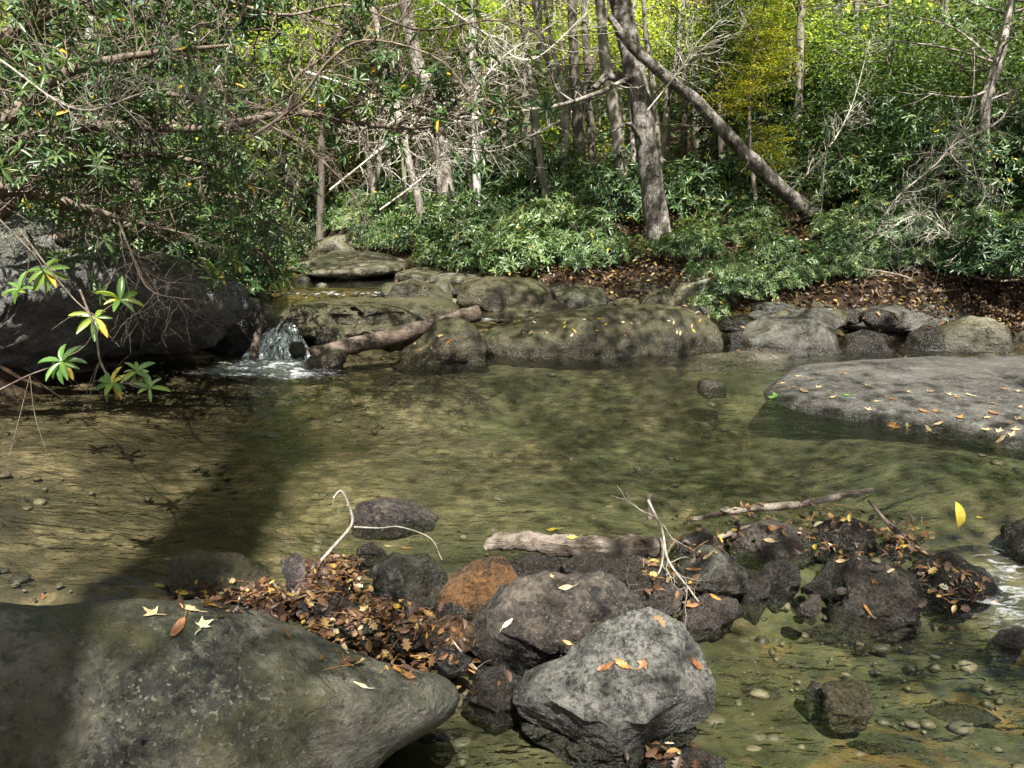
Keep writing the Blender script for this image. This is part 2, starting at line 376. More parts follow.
# ------------------------------------------------------------------ rocks
ICO = {}
def ico(k):
    if k not in ICO:
        bm = bmesh.new(); bmesh.ops.create_icosphere(bm, subdivisions=k, radius=1)
        ICO[k] = (np.array([v.co[:] for v in bm.verts]), np.array([[v.index for v in f.verts] for f in bm.faces])); bm.free()
    return ICO[k]
def rock(label, outline, mat, Y=None, z=0.0, D=.4, e=.72, cuts=3, namp=.05, nf=2.2, sub=5, seed=None, mode='v', name='boulder', Df=None, group=None, hfoot=None, nsm=2, ridge=.5, planes=(), zsit=True):
    """outline: pixels on a plane.  'v' upright plane at distance Y; 'p' plane square to the view ray, centre lying at height z;
    'g' footprint on the ground plane z, hfoot = height above it."""
    rs = np.random.RandomState(seed if seed is not None else abs(int(sum((i + 1) * ord(c) for i, c in enumerate(label)))) % 99991)
    ox = sum(p[0] for p in outline) / len(outline); oy = (min(p[1] for p in outline) + max(p[1] for p in outline)) / 2
    if mode == 'v':
        P = [AT(x, y, Y) for x, y in outline]; A = Vector((1, 0, 0)); B = Vector((0, 0, 1)); N = Vector((0, 1, 0))
    elif mode == 'p':
        c0 = AT(ox, oy, Y) if Y else G(ox, oy, z); N = (c0 - CAM).normalized()
        P = [CAM + ray(x, y) * ((c0 - CAM).dot(N) / ray(x, y).dot(N)) for x, y in outline]
        A = Vector((1, 0, 0)); A = (A - N * A.dot(N)).normalized(); B = A.cross(N)
        if B.z < 0: B = -B
    else:
        P = [G(x, y, z) for x, y in outline]; A = Vector((1, 0, 0)); B = Vector((0, 1, 0)); N = Vector((0, 0, 1)); D = hfoot
    C = Vector(((max(p.x for p in P) + min(p.x for p in P)) / 2, (max(p.y for p in P) + min(p.y for p in P)) / 2, (max(p.z for p in P) + min(p.z for p in P)) / 2))
    q = np.array([((p - C).dot(A), (p - C).dot(B)) for p in P])
    # centroid centre
    namp *= 1.7; th = np.linspace(-PI, PI, 181)[:-1]; Rr = np.zeros(180)
    for i, t in enumerate(th):
        d = np.array([math.cos(t), math.sin(t)]); best = 0
        for a, b in zip(q, np.roll(q, -1, 0)):
            ed = b - a; den = d[0] * ed[1] - d[1] * ed[0]
            if abs(den) < 1e-9: continue
            tt = (a[0] * ed[1] - a[1] * ed[0]) / den; uu = (a[0] * d[1] - a[1] * d[0]) / den
            if tt > 0 and -1e-6 <= uu <= 1 + 1e-6: best = max(best, tt)
        Rr[i] = best
    for _ in range(nsm): Rr = (np.roll(Rr, 1) + Rr * 2 + np.roll(Rr, -1)) / 4
    V, F = ico(sub); p = V.copy()
    Nn = np.array([0, 0, 1.0])
    for k in range(cuts * 2 + 1 if cuts > 1 else cuts):
        if mode == 'g': m = np.array([rs.normal() * .5, rs.normal() * .5, 1])
        else: m = np.array([rs.uniform(-1, 1), rs.uniform(-.6, 1), -rs.uniform(.35, 1.2)])
        m /= np.linalg.norm(m); h = rs.uniform(.52, .84)
        p -= m[None] * (np.clip(p @ m - h, 0, None) * .92)[:, None]
    for m, h in planes:
        m = np.array(m, dtype=float); m /= np.linalg.norm(m); p -= m[None] * (np.clip(p @ m - h, 0, None) * .97)[:, None]
    cc = np.sqrt(p[:, 0] ** 2 + p[:, 1] ** 2); t = np.arctan2(V[:, 1], V[:, 0])
    rr = np.interp(t, np.append(th, PI), np.append(Rr, Rr[0]))
    ang = np.arctan2(p[:, 1], p[:, 0]); cq = np.clip(cc, 0, 1) ** e; sq = np.sign(p[:, 2]) * np.abs(p[:, 2]) ** e
    Dn = Df if Df is not None else D
    dz = np.where(sq < 0, Dn, D) * sq
    size = float(np.mean(Rr)); A_, B_, N_ = np.array(A), np.array(B), np.array(N)
    W = np.array(C)[None] + (A_[None] * np.cos(ang)[:, None] + B_[None] * np.sin(ang)[:, None]) * (rr * cq)[:, None] + N_[None] * dz[:, None]
    dirs = nz(W - np.array(C)[None])
    off = Vector((rs.uniform(0, 50), rs.uniform(0, 50), rs.uniform(0, 50)))
    fr = nf / max(size, .05) * .5
    nn = np.array([noise.fractal(Vector(w) * fr + off, .8, 2.1, 5) + ridge * (noise.ridged_multi_fractal(Vector(w) * fr * 1.3 + off, .9, 2.1, 4, 1, 2) - 1) + .3 * (noise.ridged_multi_fractal(Vector((w[0] * fr * 3, w[1] * fr * 3, w[2] * fr * 5)) + off, .8, 2.2, 4, 1, 2) - 1) for w in W])
    W = W + dirs * (nn * namp * size)[:, None]
    if mode != 'g' and zsit:
        wl_ = float(WZ(np.array([C.x]), np.array([C.y]))[0]); bed = tz(C.x, C.y) - .06; zp = min(C.z, wl_ - .01); zm = W[:, 2].min()
        if zm > bed and zp - zm > .005:
            k_ = (zp - bed) / (zp - zm); lo = W[:, 2] < zp; W[lo, 2] = zp - (zp - W[lo, 2]) * k_; tt_ = (zp - W[lo, 2]) / (zp - bed)
            for ax_, cc_ in ((0, C.x), (1, C.y)): W[lo, ax_] = cc_ + (W[lo, ax_] - cc_) * (1 + .5 * np.sqrt(np.clip(tt_, 0, 1)))
    org = np.array([C.x, C.y, W[:, 2].min()])
    me = mesh_np(name, W - org, F, mat, True)
    o = link(name, me, tuple(org)); tag(o, label, 'rock', group)
    SURF.append((W, [tuple(int(a) for a in f) for f in F]))
    return o
MID = 'boulders across the stream'; FRO = 'stones of the debris dam'; UPS = 'boulders upstream'
def vr(label, outline, mat, Y, D=.35, **k): k.setdefault('sub', 5); return rock(label, outline, M[mat], Y=Y, D=D, mode='v', **k)
# --- middle distance, left to right
vr('huge grey dappled boulder under the rhododendrons on the left bank', [(-260, 330), (-200, 240), (-80, 222), (0, 224), (70, 236), (140, 258), (200, 280), (236, 300), (246, 330), (200, 362), (60, 385), (-150, 390)], 'rock_cliff', 7.4, 1.0, sub=6, namp=.09, cuts=5, Df=1.0)
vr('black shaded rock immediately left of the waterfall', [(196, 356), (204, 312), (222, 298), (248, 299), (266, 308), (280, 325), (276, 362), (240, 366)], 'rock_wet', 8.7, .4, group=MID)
vr('long dark flat-topped slab right of the waterfall above the driftwood log', [(283, 332), (280, 312), (300, 303), (360, 300), (430, 299), (458, 304), (462, 318), (430, 328), (380, 329), (330, 331), (296, 328)], 'rock_moss', 9.1, .45, sub=6, namp=.06, e=.5, cuts=1, group=MID)
vr('black undercut block supporting the long dark slab', [(305, 352), (300, 330), (360, 322), (440, 326), (450, 345), (400, 356)], 'rock_wet', 9.45, .3, group=MID)
vr('small mossy lump tucked under the long dark slab', [(315, 342), (317, 327), (328, 322), (341, 327), (347, 340), (340, 350), (320, 350)], 'rock_moss', 8.5, .17, sub=4, group=MID)
vr('small black stone at the left foot of the driftwood log', [(286, 348), (290, 342), (300, 343), (308, 352), (304, 358), (290, 356)], 'rock_wet', 8.25, .14, sub=4, group=MID)
vr('low mossy stone in the water in front of the driftwood log', [(303, 366), (312, 354), (332, 348), (346, 352), (345, 364), (330, 374), (308, 374)], 'rock_moss', 7.75, .2, sub=4, group=MID)
vr('pointed mossy boulder at the right end of the driftwood log', [(399, 352), (414, 341), (430, 326), (446, 319), (464, 321), (478, 333), (486, 350), (482, 364), (440, 369), (405, 366)], 'rock_moss', 8.1, .38, e=.85, nsm=1, group=MID)
vr('widest smooth dome boulder in the middle of the stream', [(482, 350), (488, 331), (512, 323), (556, 315), (610, 309), (670, 308), (702, 313), (718, 330), (720, 350), (706, 364), (600, 370), (500, 366)], 'rock_moss', 8.75, .7, sub=6, e=.7, namp=.05, cuts=1, Df=.6)
vr('dark angular boulder between the dome boulder and the grey slab', [(742, 352), (748, 328), (770, 317), (815, 317), (840, 328), (846, 350), (830, 362), (765, 360)], 'rock_grey', 8.75, .45, e=.6, cuts=4, group=MID)
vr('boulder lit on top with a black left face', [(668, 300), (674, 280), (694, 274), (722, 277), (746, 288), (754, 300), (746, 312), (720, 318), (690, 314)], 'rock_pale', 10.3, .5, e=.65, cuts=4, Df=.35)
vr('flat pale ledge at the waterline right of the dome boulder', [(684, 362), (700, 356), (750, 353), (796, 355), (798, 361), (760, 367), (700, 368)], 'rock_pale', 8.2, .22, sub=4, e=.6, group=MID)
vr('little grey stone alone in the middle of the pool', [(697, 392), (700, 381), (716, 381), (730, 388), (728, 396), (705, 398)], 'rock_dark', 6.9, .1, sub=4, zsit=False)
vr('small black rock with a white glint behind the grey slab', [(842, 352), (848, 336), (866, 330), (884, 334), (892, 350), (880, 358), (855, 358)], 'rock_wet', 8.75, .25, sub=4, group=MID)
vr('dark overhanging ledge beneath the right bank', [(838, 330), (842, 312), (880, 304), (930, 298), (968, 306), (980, 325), (940, 336), (900, 333), (860, 326)], 'rock_grey', 9.7, .5, e=.6, group=MID)
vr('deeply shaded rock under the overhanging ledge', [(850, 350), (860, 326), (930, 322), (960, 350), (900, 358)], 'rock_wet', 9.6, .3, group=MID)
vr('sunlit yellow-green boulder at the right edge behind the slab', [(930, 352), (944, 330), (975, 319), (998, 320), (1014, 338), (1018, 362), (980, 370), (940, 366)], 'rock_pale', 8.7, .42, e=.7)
vr('tilted mossy rock beside the yellow-green boulder', [(908, 352), (915, 335), (935, 325), (950, 340), (945, 360), (915, 362)], 'rock_wet', 8.8, .3, sub=4, group=MID)
vr('rounded boulder half out of frame right of the yellow-green one', [(1012, 360), (1018, 336), (1050, 328), (1090, 345), (1080, 372), (1030, 372)], 'rock_pale', 8.9, .4, group=MID)
# behind the front row
vr('rounded brown boulder behind the long dark slab', [(384, 300), (396, 284), (412, 279), (438, 287), (452, 300), (448, 310), (392, 312)], 'rock_upper', 10.2, .4, group=UPS)
vr('small brown stone right of the rounded brown boulder', [(428, 292), (436, 281), (450, 280), (456, 296), (450, 304), (436, 304)], 'rock_upper', 10.7, .2, sub=4, group=UPS)
vr('wide dark boulder behind the left end of the dome boulder', [(456, 304), (462, 284), (490, 278), (530, 279), (551, 287), (552, 306), (520, 316), (470, 314)], 'rock_moss', 10.1, .5, e=.6, group=UPS)
vr('block with dry leaves on top behind the middle of the dome boulder', [(549, 306), (553, 291), (575, 286), (606, 289), (612, 300), (604, 312), (560, 314)], 'rock_upper', 9.9, .35, e=.6, group=UPS)
vr('low flat stone between the two boulders behind the dome', [(494, 318), (505, 308), (530, 306), (548, 316), (530, 324), (500, 324)], 'rock_moss', 9.4, .25, sub=4, group=UPS)
vr('small wedge stone left of the boulder with the black face', [(640, 306), (650, 294), (664, 288), (674, 296), (676, 312), (650, 314)], 'rock_moss', 9.9, .2, sub=4, group=UPS)
vr('mossy stone above the wedge stone on the bank', [(626, 292), (632, 280), (655, 275), (676, 280), (678, 294), (650, 298)], 'rock_moss', 10.8, .3, sub=4, group=UPS)
vr('low dark rock right of the boulder with the black face', [(750, 318), (756, 304), (780, 300), (808, 305), (815, 318), (780, 326)], 'rock_grey', 9.9, .35, group=UPS)
vr('flat rock in the narrow channel behind the dome boulder', [(716, 330), (725, 318), (748, 316), (758, 330), (740, 338)], 'rock_wet', 9.3, .25, sub=4, group=UPS)
vr('dark stone closing the channel right of the dome boulder', [(724, 348), (728, 334), (742, 330), (752, 344), (745, 354), (730, 354)], 'rock_wet', 8.9, .15, sub=4, group=UPS)
vr('mossy rock under the bushes below the big tree', [(608, 284), (616, 272), (640, 266), (668, 270), (674, 282), (640, 290)], 'rock_moss', 11.6, .3, sub=4, group=UPS)
vr('half buried boulder under leaves on the right bank', [(822, 300), (832, 276), (866, 262), (912, 262), (944, 276), (950, 296), (890, 306)], 'rock_moss', 10.7, .5, group=UPS)
def gr(label, outline, mat, z, hf, **k): return rock(label, outline, M[mat], mode='g', z=z, hfoot=hf, **k)
gr('pale flat shelf lining the far pool', [(392, 300), (440, 286), (520, 283), (560, 290), (540, 297), (450, 304)], 'rock_pale', .3, .12, sub=4, group=UPS)
gr('pale broad slab left of the upper pools', [(286, 268), (320, 260), (380, 261), (410, 266), (380, 271), (310, 272)], 'rock_pale', .55, .14, group=UPS)
gr('tawny shelf across the top of the upper pools', [(395, 277), (430, 268), (520, 270), (560, 278), (480, 283)], 'rock_pale', .46, .14, group=UPS)
gr('dark ledge between the two upper pools', [(376, 292), (392, 286), (440, 285), (448, 291), (400, 296)], 'rock_upper', .32, .16, sub=4, group=UPS)
gr('flat stone standing in the highest pool', [(308, 268), (330, 258), (390, 257), (410, 264), (350, 272)], 'rock_upper', .55, .22, sub=4, group=UPS)
vr('pale stone beside the distant white cascade', [(318, 252), (324, 238), (345, 234), (362, 240), (366, 254), (340, 258)], 'rock_pale', 16.5, .6, sub=4, group=UPS)
vr('topmost pale stone at the head of the stream', [(288, 244), (294, 234), (318, 231), (326, 238), (320, 248)], 'rock_pale', 18, .6, sub=4, group=UPS)
vr('round stone at the foot of the far bushes', [(432, 268), (440, 258), (462, 256), (482, 262), (480, 274), (450, 276)], 'rock_pale', 14, .5, sub=4, group=UPS)
# big grey slab on the right
gr('broad smooth grey slab spotted with fallen leaves, right side of pool', [(762, 398), (790, 371), (850, 364), (930, 362), (1040, 361), (1250, 380), (1300, 450), (1160, 490), (1040, 452), (960, 434), (860, 420), (790, 408)], 'rock_slab', -.02, .15, sub=6, e=.78, cuts=0, namp=.028, nf=2.6, ridge=.35)
# --- foreground
def pr(label, outline, mat, z=0.0, D=.15, **k):
    k.setdefault('group', FRO); k.setdefault('sub', 5); return rock(label, outline, M[mat], z=z, D=D, mode='p', **k)
pr('huge rounded lichen-covered boulder filling the lower left corner', [(-420, 700), (-300, 640), (-120, 616), (60, 615), (205, 612), (262, 624), (320, 650), (385, 672), (434, 682), (452, 698), (448, 718), (420, 736), (385, 752), (345, 800), (260, 900), (60, 1000), (-250, 960)], 'rock_big', z=.0, D=.5, Df=.42, sub=7, e=.6, cuts=0, namp=.016, nf=2.6, ridge=.25, group=None, nsm=1)
BIGI = len(SURF) - 1
pr('front pale mottled block with an angular top, right of centre', [(511, 694), (524, 670), (560, 652), (608, 618), (648, 611), (688, 620), (704, 648), (720, 682), (716, 712), (688, 738), (640, 756), (592, 775), (556, 748), (518, 716)], 'rock_front', z=.0, D=.24, sub=7, e=.85, cuts=1, namp=.035, nsm=0, seed=5, planes=[((0.05, .42, -.9), .42), ((-.55, -.6, -.6), .62), ((.6, -.45, -.55), .6), ((.75, .3, -.5), .66), ((-.6, .35, -.6), .62)])
pr('large dark boulder with a yellow leaf, behind the pale front block', [(465, 642), (474, 612), (500, 586), (545, 572), (600, 572), (640, 596), (652, 624), (620, 660), (560, 684), (515, 678), (480, 662)], 'rock_dark', z=.0, D=.22, sub=7, e=.8, cuts=1, namp=.04, nsm=0, planes=[((.1, .5, -.85), .45), ((-.35, -.6, -.7), .6), ((.6, .3, -.6), .66), ((-.7, .2, -.5), .64)])
pr('orange stained wedge-shaped rock at the centre of the dam', [(436, 604), (448, 574), (470, 560), (504, 555), (522, 584), (508, 602), (480, 614), (450, 618)], 'rock_orange', z=0, D=.1, e=.85, cuts=1, nsm=0, namp=.035, planes=[((.3, -.1, -.95), .5), ((-.5, .6, -.6), .5)])
pr('flat-topped dark oval stone standing in the pool behind the twig', [(349, 522), (358, 504), (384, 496), (414, 501), (440, 517), (430, 531), (390, 540), (354, 538)], 'rock_dark', z=0, D=.12, e=.65, cuts=2, zsit=False)
pr('brown squarish rock left of the orange stained rock', [(369, 592), (374, 564), (394, 550), (428, 551), (449, 574), (442, 598), (410, 608), (380, 604)], 'rock_grey', z=0, D=.1, e=.6)
pr('low mossy grey stone at the left end of the dam', [(163, 584), (171, 558), (196, 550), (240, 555), (268, 567), (272, 590), (230, 600), (178, 598)], 'rock_moss', z=0, D=.12, e=.65, cuts=2)
pr('purple-grey tilted slab poking out of the leaf heap', [(276, 560), (292, 553), (312, 562), (348, 588), (356, 606), (330, 618), (296, 608)], 'rock_purple', z=.02, D=.07, e=.6, nsm=0)
pr('dark shaded rock under the short driftwood log', [(560, 562), (590, 552), (640, 552), (668, 570), (672, 600), (650, 620), (610, 610), (570, 590)], 'rock_wet', z=-.02, D=.15)
pr('black block left under the short driftwood log', [(505, 575), (512, 556), (545, 552), (575, 560), (572, 585), (530, 590)], 'rock_wet', z=-.03, D=.1, sub=4)
pr('light brown rounded rock right of the dead twigs', [(660, 590), (672, 562), (698, 545), (734, 552), (753, 574), (746, 592), (704, 600)], 'rock_grey', z=.0, D=.12, e=.65)
pr('dark flat boulder below the long pale stick', [(718, 552), (732, 524), (768, 518), (806, 529), (812, 550), (790, 562), (746, 564)], 'rock_dark', z=.0, D=.12, e=.6)
pr('mossy black rock right of the dark flat boulder', [(812, 552), (818, 524), (845, 514), (872, 526), (876, 548), (846, 562)], 'rock_wet', z=.0, D=.1)
pr('small ridged black stone in the middle of the right dam', [(756, 582), (760, 564), (782, 558), (800, 568), (800, 586), (776, 594)], 'rock_wet', z=-.04, D=.07, sub=4)
pr('glossy wet purple boulder at the waterline in the right dam', [(838, 606), (846, 580), (866, 566), (892, 560), (914, 574), (926, 600), (912, 624), (872, 630), (846, 622)], 'rock_dark', z=-.06, D=.13, e=.7)
pr('flat wet stone with a white glint left of the purple boulder', [(818, 580), (826, 558), (850, 548), (872, 560), (866, 582), (840, 590)], 'rock_wet', z=-.04, D=.08, sub=4)
pr('reddish wet stone below the light brown rock', [(680, 622), (684, 602), (708, 592), (736, 600), (744, 616), (716, 632), (690, 632)], 'rock_purple', z=-.08, D=.09, sub=4)
pr('blue-black wet ledge in the spillway on the right', [(905, 588), (915, 562), (950, 552), (985, 566), (1000, 590), (960, 606), (920, 604)], 'rock_wet', z=-.08, D=.1)
pr('black rock at the right frame edge above the spillway', [(996, 548), (1002, 526), (1030, 518), (1070, 540), (1060, 566), (1015, 560)], 'rock_wet', z=-.02, D=.12, sub=4)
pr('pink-brown stone in the white water at the far right', [(990, 640), (1000, 630), (1022, 626), (1032, 638), (1020, 648), (998, 650)], 'rock_purple', z=-.1, D=.05, sub=4)
pr('moss-capped stone alone in the lower right pool', [(818, 706), (824, 684), (846, 676), (868, 686), (874, 710), (866, 730), (836, 732), (822, 722)], 'rock_moss', z=-.12, D=.08, sub=5, group=None, zsit=False)
pr('tiny grey stone beside the moss-capped stone', [(806, 690), (812, 680), (822, 684), (822, 696), (812, 700)], 'rock_dark', z=-.13, D=.03, sub=3, group=None)
pr('brown wet stone in the trickle below the orange rock', [(418, 640), (424, 620), (448, 612), (474, 624), (482, 642), (462, 656), (430, 654)], 'rock_orange', z=-.06, D=.07, sub=4)
pr('black wet pebble at the tip of the huge left boulder', [(426, 664), (432, 648), (456, 646), (474, 658), (468, 672), (440, 676)], 'rock_wet', z=-.05, D=.06, sub=4)
pr('dark blue stone between the leaf heap and the trickle', [(386, 640), (390, 614), (412, 606), (432, 622), (430, 644), (404, 652)], 'rock_dark', z=-.03, D=.08, sub=4)
pr('flat greenish stone under the lower leaf heap', [(338, 622), (350, 606), (384, 606), (396, 620), (380, 636), (348, 636)], 'rock_grey', z=-.03, D=.08, sub=4)
pr('dark striped stone below the large dark boulder', [(468, 700), (474, 668), (506, 664), (532, 678), (526, 706), (496, 716)], 'rock_wet', z=-.1, D=.1, sub=4)
pr('dark rounded rock cut off by the bottom edge right of centre', [(640, 800), (648, 764), (690, 746), (726, 756), (736, 800), (690, 820)], 'rock_wet', z=-.12, D=.1, sub=4)
pr('small dark stone left of the oval stone', [(352, 566), (356, 548), (372, 542), (386, 552), (384, 568), (366, 572)], 'rock_wet', z=-.02, D=.07, sub=4)
pr('dark stone behind the light brown rock under the twigs', [(672, 560), (680, 536), (704, 528), (724, 540), (722, 560), (700, 568)], 'rock_dark', z=0, D=.1, sub=4)
pr('small red-brown stone beside the dead twigs', [(648, 606), (652, 588), (672, 582), (684, 594), (680, 612), (662, 616)], 'rock_purple', z=-.04, D=.06, sub=4)
frs = np.random.RandomState(44)
for i in range(44):
    if i < 24: px = frs.uniform(480, 960); Yq = 8.9 + 1.4 * frs.rand(); zc = .22; w = frs.uniform(8, 24)
    else: px = frs.uniform(300, 640); Yq = frs.uniform(10.3, 12.8); zc = .34; w = frs.uniform(7, 20)
    c = AT(px, 300, Yq); dep = (H - zc - .06) / Yq; py = 384 + FPX * math.tan(math.atan(dep) - PITCH)
    an = np.linspace(0, 2 * PI, 9)[:-1]; hh = w * frs.uniform(.4, .7)
    vr('small dark stone wedged between the boulders of the stream', [(px + w * math.cos(a) * frs.uniform(.8, 1.15), py - hh * math.sin(a) * frs.uniform(.8, 1.1)) for a in an], ['rock_wet', 'rock_moss', 'rock_grey'][i % 3], Yq, w / FPX * Yq * .8, sub=4, seed=i + 300, group='small stones wedged between the boulders')
for i in range(22):
    u = frs.rand(); px = 280 + 660 * u; py = np.interp(px, [280, 450, 640, 940], [610, 640, 600, 560]) + frs.uniform(-28, 34); w = frs.uniform(7, 20)
    an = np.linspace(0, 2 * PI, 9)[:-1]; hh = w * frs.uniform(.5, .8)
    pr('small wet stone filling the debris dam', [(px + w * math.cos(a) * frs.uniform(.8, 1.15), py - hh * math.sin(a) * frs.uniform(.8, 1.1)) for a in an], ['rock_wet', 'rock_dark', 'rock_purple'][i % 3], z=-.06, D=w / FPX * 2.4, sub=4, seed=i + 400, group='small stones filling the dam')
# submerged stones of the lower pool
sub_st = [((745, 620), 70, 22, 'large flat stone under water right of the reddish stone'), ((910, 655), 26, 14, 'small angular stone under water below the purple boulder'), ((800, 600), 30, 14, 'pale stone under water below the small ridged stone'),
          ((880, 648), 40, 14, 'dark stone under water in front of the purple boulder'), ((760, 700), 34, 16, 'olive stone under water left of the moss-capped stone'), ((950, 720), 50, 20, 'brown sunken stone near the lower right corner'),
          ((830, 640), 40, 16, 'flat sunken stone above the moss-capped stone'), ((860, 756), 44, 16, 'sunken stone near the bottom edge below the moss-capped stone'), ((350, 745), 40, 20, 'smooth sunken stone against the huge left boulder'), ((450, 745), 38, 18, 'sunken tan stone at the bottom edge left of the front block')]
for (cx, cy), w, h, lab in sub_st:
    an = np.linspace(0, 2 * PI, 9)[:-1]; rs = np.random.RandomState(cx)
    pr(lab, [(cx + w * math.cos(a) * rs.uniform(.8, 1.1), cy - h * math.sin(a) * rs.uniform(.8, 1.1)) for a in an], 'rock_moss', z=-.265, D=.04, zsit=False, sub=4, group='stones under the lower pool')

# ------------------------------------------------------------------ surface lookup
def make_bvh():
    vs = []; fs = []; n = 0
    for v, f in SURF:
        vs.extend([tuple(map(float, q)) for q in v]); fs.extend([tuple(a + n for a in q) for q in f]); n += len(v)
    return BVHTree.FromPolygons(vs, fs)
BVH = make_bvh()
def hit(px, py):
    d = ray(px, py).normalized(); l, nrm, i, dist = BVH.ray_cast(CAM, d)
    if nrm.dot(d) > 0: nrm = -nrm
    return l, nrm
def drop(x, y, z=3.0):
    l, nrm, i, dist = BVH.ray_cast(Vector((x, y, z)), Vector((0, 0, -1)))
    if l is None: return None, None
    if nrm.z < 0: nrm = -nrm
    return l, nrm

def gravel():
    rs = np.random.RandomState(15); V0, F0 = ico(2); n = 3600
    Yg = 1.6 + 6.6 * rs.rand(n) ** 1.5; X = rs.uniform(-1, 1, n) * (Yg * .7 + .4)
    k = np.array([noise.noise(Vector((x * .9, y * .9, 7))) for x, y in zip(X, Yg)]) + .22 * rs.rand(n) > .02; k &= (X > xl(Yg)) & (X < xr(Yg))
    X = X[k]; Yg = Yg[k]; Z = TZ(X, Yg); n = len(X); sz = .007 + .036 * rs.rand(n) ** 4
    sc = rs.uniform(.6, 1.3, (n, 3)) * sz[:, None]; sc[:, 2] *= .6; a = rs.uniform(0, 6.28, n)
    P = V0[None] * (1 + .18 * np.sin(V0[None, :, [1, 2, 0]] * 3 + rs.uniform(0, 6, (n, 1, 3)))) * sc[:, None]
    Q = P.copy(); Q[..., 0] = P[..., 0] * np.cos(a)[:, None] - P[..., 1] * np.sin(a)[:, None]; Q[..., 1] = P[..., 0] * np.sin(a)[:, None] + P[..., 1] * np.cos(a)[:, None]
    W = Q + np.stack([X, Yg, Z + sz * .15], 1)[:, None]; F = (F0[None] + (np.arange(n) * len(V0))[:, None, None]).reshape(-1, 3)
    t = NT('gravel'); at = t.n('ShaderNodeAttribute', attribute_name='tint').outputs['Fac']
    m = t.finish(t.principled(t.ramp(at, [(0, (.02, .018, .01)), (.4, (.07, .06, .035)), (.8, (.09, .07, .04)), (1, (.15, .12, .075))]), .6, t.bump(t.noise(t.coords(False), 120, 4), .5, .004)))
    tag(link('stream_gravel', mesh_np('stream_gravel', W.reshape(-1, 3), F, m, True, np.repeat(rs.rand(n), len(V0)))), 'loose pebbles and gravel strewn over the stream bed', 'gravel', kind='stuff')
gravel()
# ------------------------------------------------------------------ water
def water_mat(name, tint, rip=1.0, foam=0.0):
    t = NT(name); v = t.n('ShaderNodeNewGeometry').outputs['Position']
    mv = t.n('ShaderNodeMapping', {'Vector': v, 'Scale': (.75, 1.5, 1), 'Rotation': (0, 0, .2)}).outputs[0]
    h1 = t.noise(mv, 6.0, 2, .5, .3)
    h2 = t.noise(mv, 19, 2, .5, .4)
    h = t.math('ADD', h1, t.math('MULTIPLY', h2, .45))
    am = t.ramp(t.noise(v, .8, 3, .5), [(.3, .4), (.65, 1)])
    h = t.math('MULTIPLY', h, am)
    nb = t.bump(h, .75 * rip, .035)
    fr = t.n('ShaderNodeFresnel', {'IOR': 1.45, 'Normal': nb}).outputs[0]
    gl = t.n('ShaderNodeBsdfGlossy', {'Color': (1, 1, 1, 1), 'Roughness': .06, 'Normal': nb}).outputs[0]
    tr = t.n('ShaderNodeBsdfTransparent', {'Color': (*tint, 1)}).outputs[0]
    mx = t.n('ShaderNodeMixShader', {0: fr, 1: tr, 2: gl}).outputs[0]
    if foam:
        at = t.n('ShaderNodeAttribute', attribute_name='tint').outputs['Fac']
        fn = t.noise(t.n('ShaderNodeMapping', {'Vector': v, 'Scale': (.8, 2.6, 1), 'Rotation': (0, 0, .5)}).outputs[0], 9, 9, .72, 1.2)
        th = t.math('SUBTRACT', t.math('ADD', fn, t.math('MULTIPLY', at, .36)), .70)
        ff = t.math('MULTIPLY', th, 3.6, True)
        wh = t.n('ShaderNodeBsdfDiffuse', {'Color': (.75, .79, .82, 1)}).outputs[0]
        mx = t.n('ShaderNodeMixShader', {0: t.math('MULTIPLY', ff, foam), 1: mx, 2: wh}).outputs[0]
    return t.finish(mx)
def sheet(name, xs, ys, zf, ff, mat, wob=.004):
    X, Y = np.meshgrid(xs, ys); Z = zf(X, Y)
    A = ff(X, Y)
    N = np.array([noise.noise(Vector((x * 9, y * 9, 0))) for x, y in zip(X.ravel(), Y.ravel())]).reshape(X.shape)
    Z = Z + N * (wob + .02 * A)
    r, c = X.shape; i = np.arange(r * c).reshape(r, c)
    F = np.stack([i[:-1, :-1], i[:-1, 1:], i[1:, 1:], i[1:, :-1]], -1).reshape(-1, 4)
    me = mesh_np(name, np.stack([X, Y, Z], -1).reshape(-1, 3), F, mat, True, A.ravel())
    return tag(link(name, me), kind='structure')
def blob(X, Y, p, rx, ry): return np.exp(-(((X - p.x) / rx) ** 2 + ((Y - p.y) / ry) ** 2))
def foam_main(X, Y):
    a = blob(X, Y, G(262, 364), .55, .35) * 1.0 + blob(X, Y, G(300, 372), .5, .45) * .75 + blob(X, Y, G(215, 372), .6, .2) * .5
    a += blob(X, Y, G(525, 368), .3, .12) * .5
    a += blob(X, Y, G(1000, 570, -.06), .28, .3) * .62 + blob(X, Y, G(1010, 625, -.12), .22, .2) * .55 + blob(X, Y, G(940, 575, -.06), .16, .08) * .45
    a += blob(X, Y, G(815, 590, -.1), .07, .05) * .6 + blob(X, Y, G(150, 580), .12, .08) * .35 + blob(X, Y, G(765, 590, -.1), .08, .04) * .45 + blob(X, Y, G(440, 690, -.1), .2, .1) * .3
    a += blob(X, Y, G(735, 362), .1, .1) * .6
    return a
WM = water_mat('stream_water_surface', (.8, .83, .78), 1.0, .55)
sheet('stream_water', np.linspace(-5, 6.5, 300), np.linspace(-3, 8.84, 330), lambda X, Y: np.where(Y < 6, WZ(X, Y), 0.0), foam_main, WM)
def foam_up(X, Y):
    st = lambda c, w: np.exp(-((Y - c) / w) ** 2)
    return .5 * st(11.0, .07) * (X < -1.0) + .2 * st(13.3, .2) + .6 * st(16.4, .5) + .12 * st(10.7, .2) * (X < -2) + .7 * blob(X, Y, G(615, 300, .3), .3, .3) + .6 * blob(X, Y, G(485, 322, .25), .3, .25)
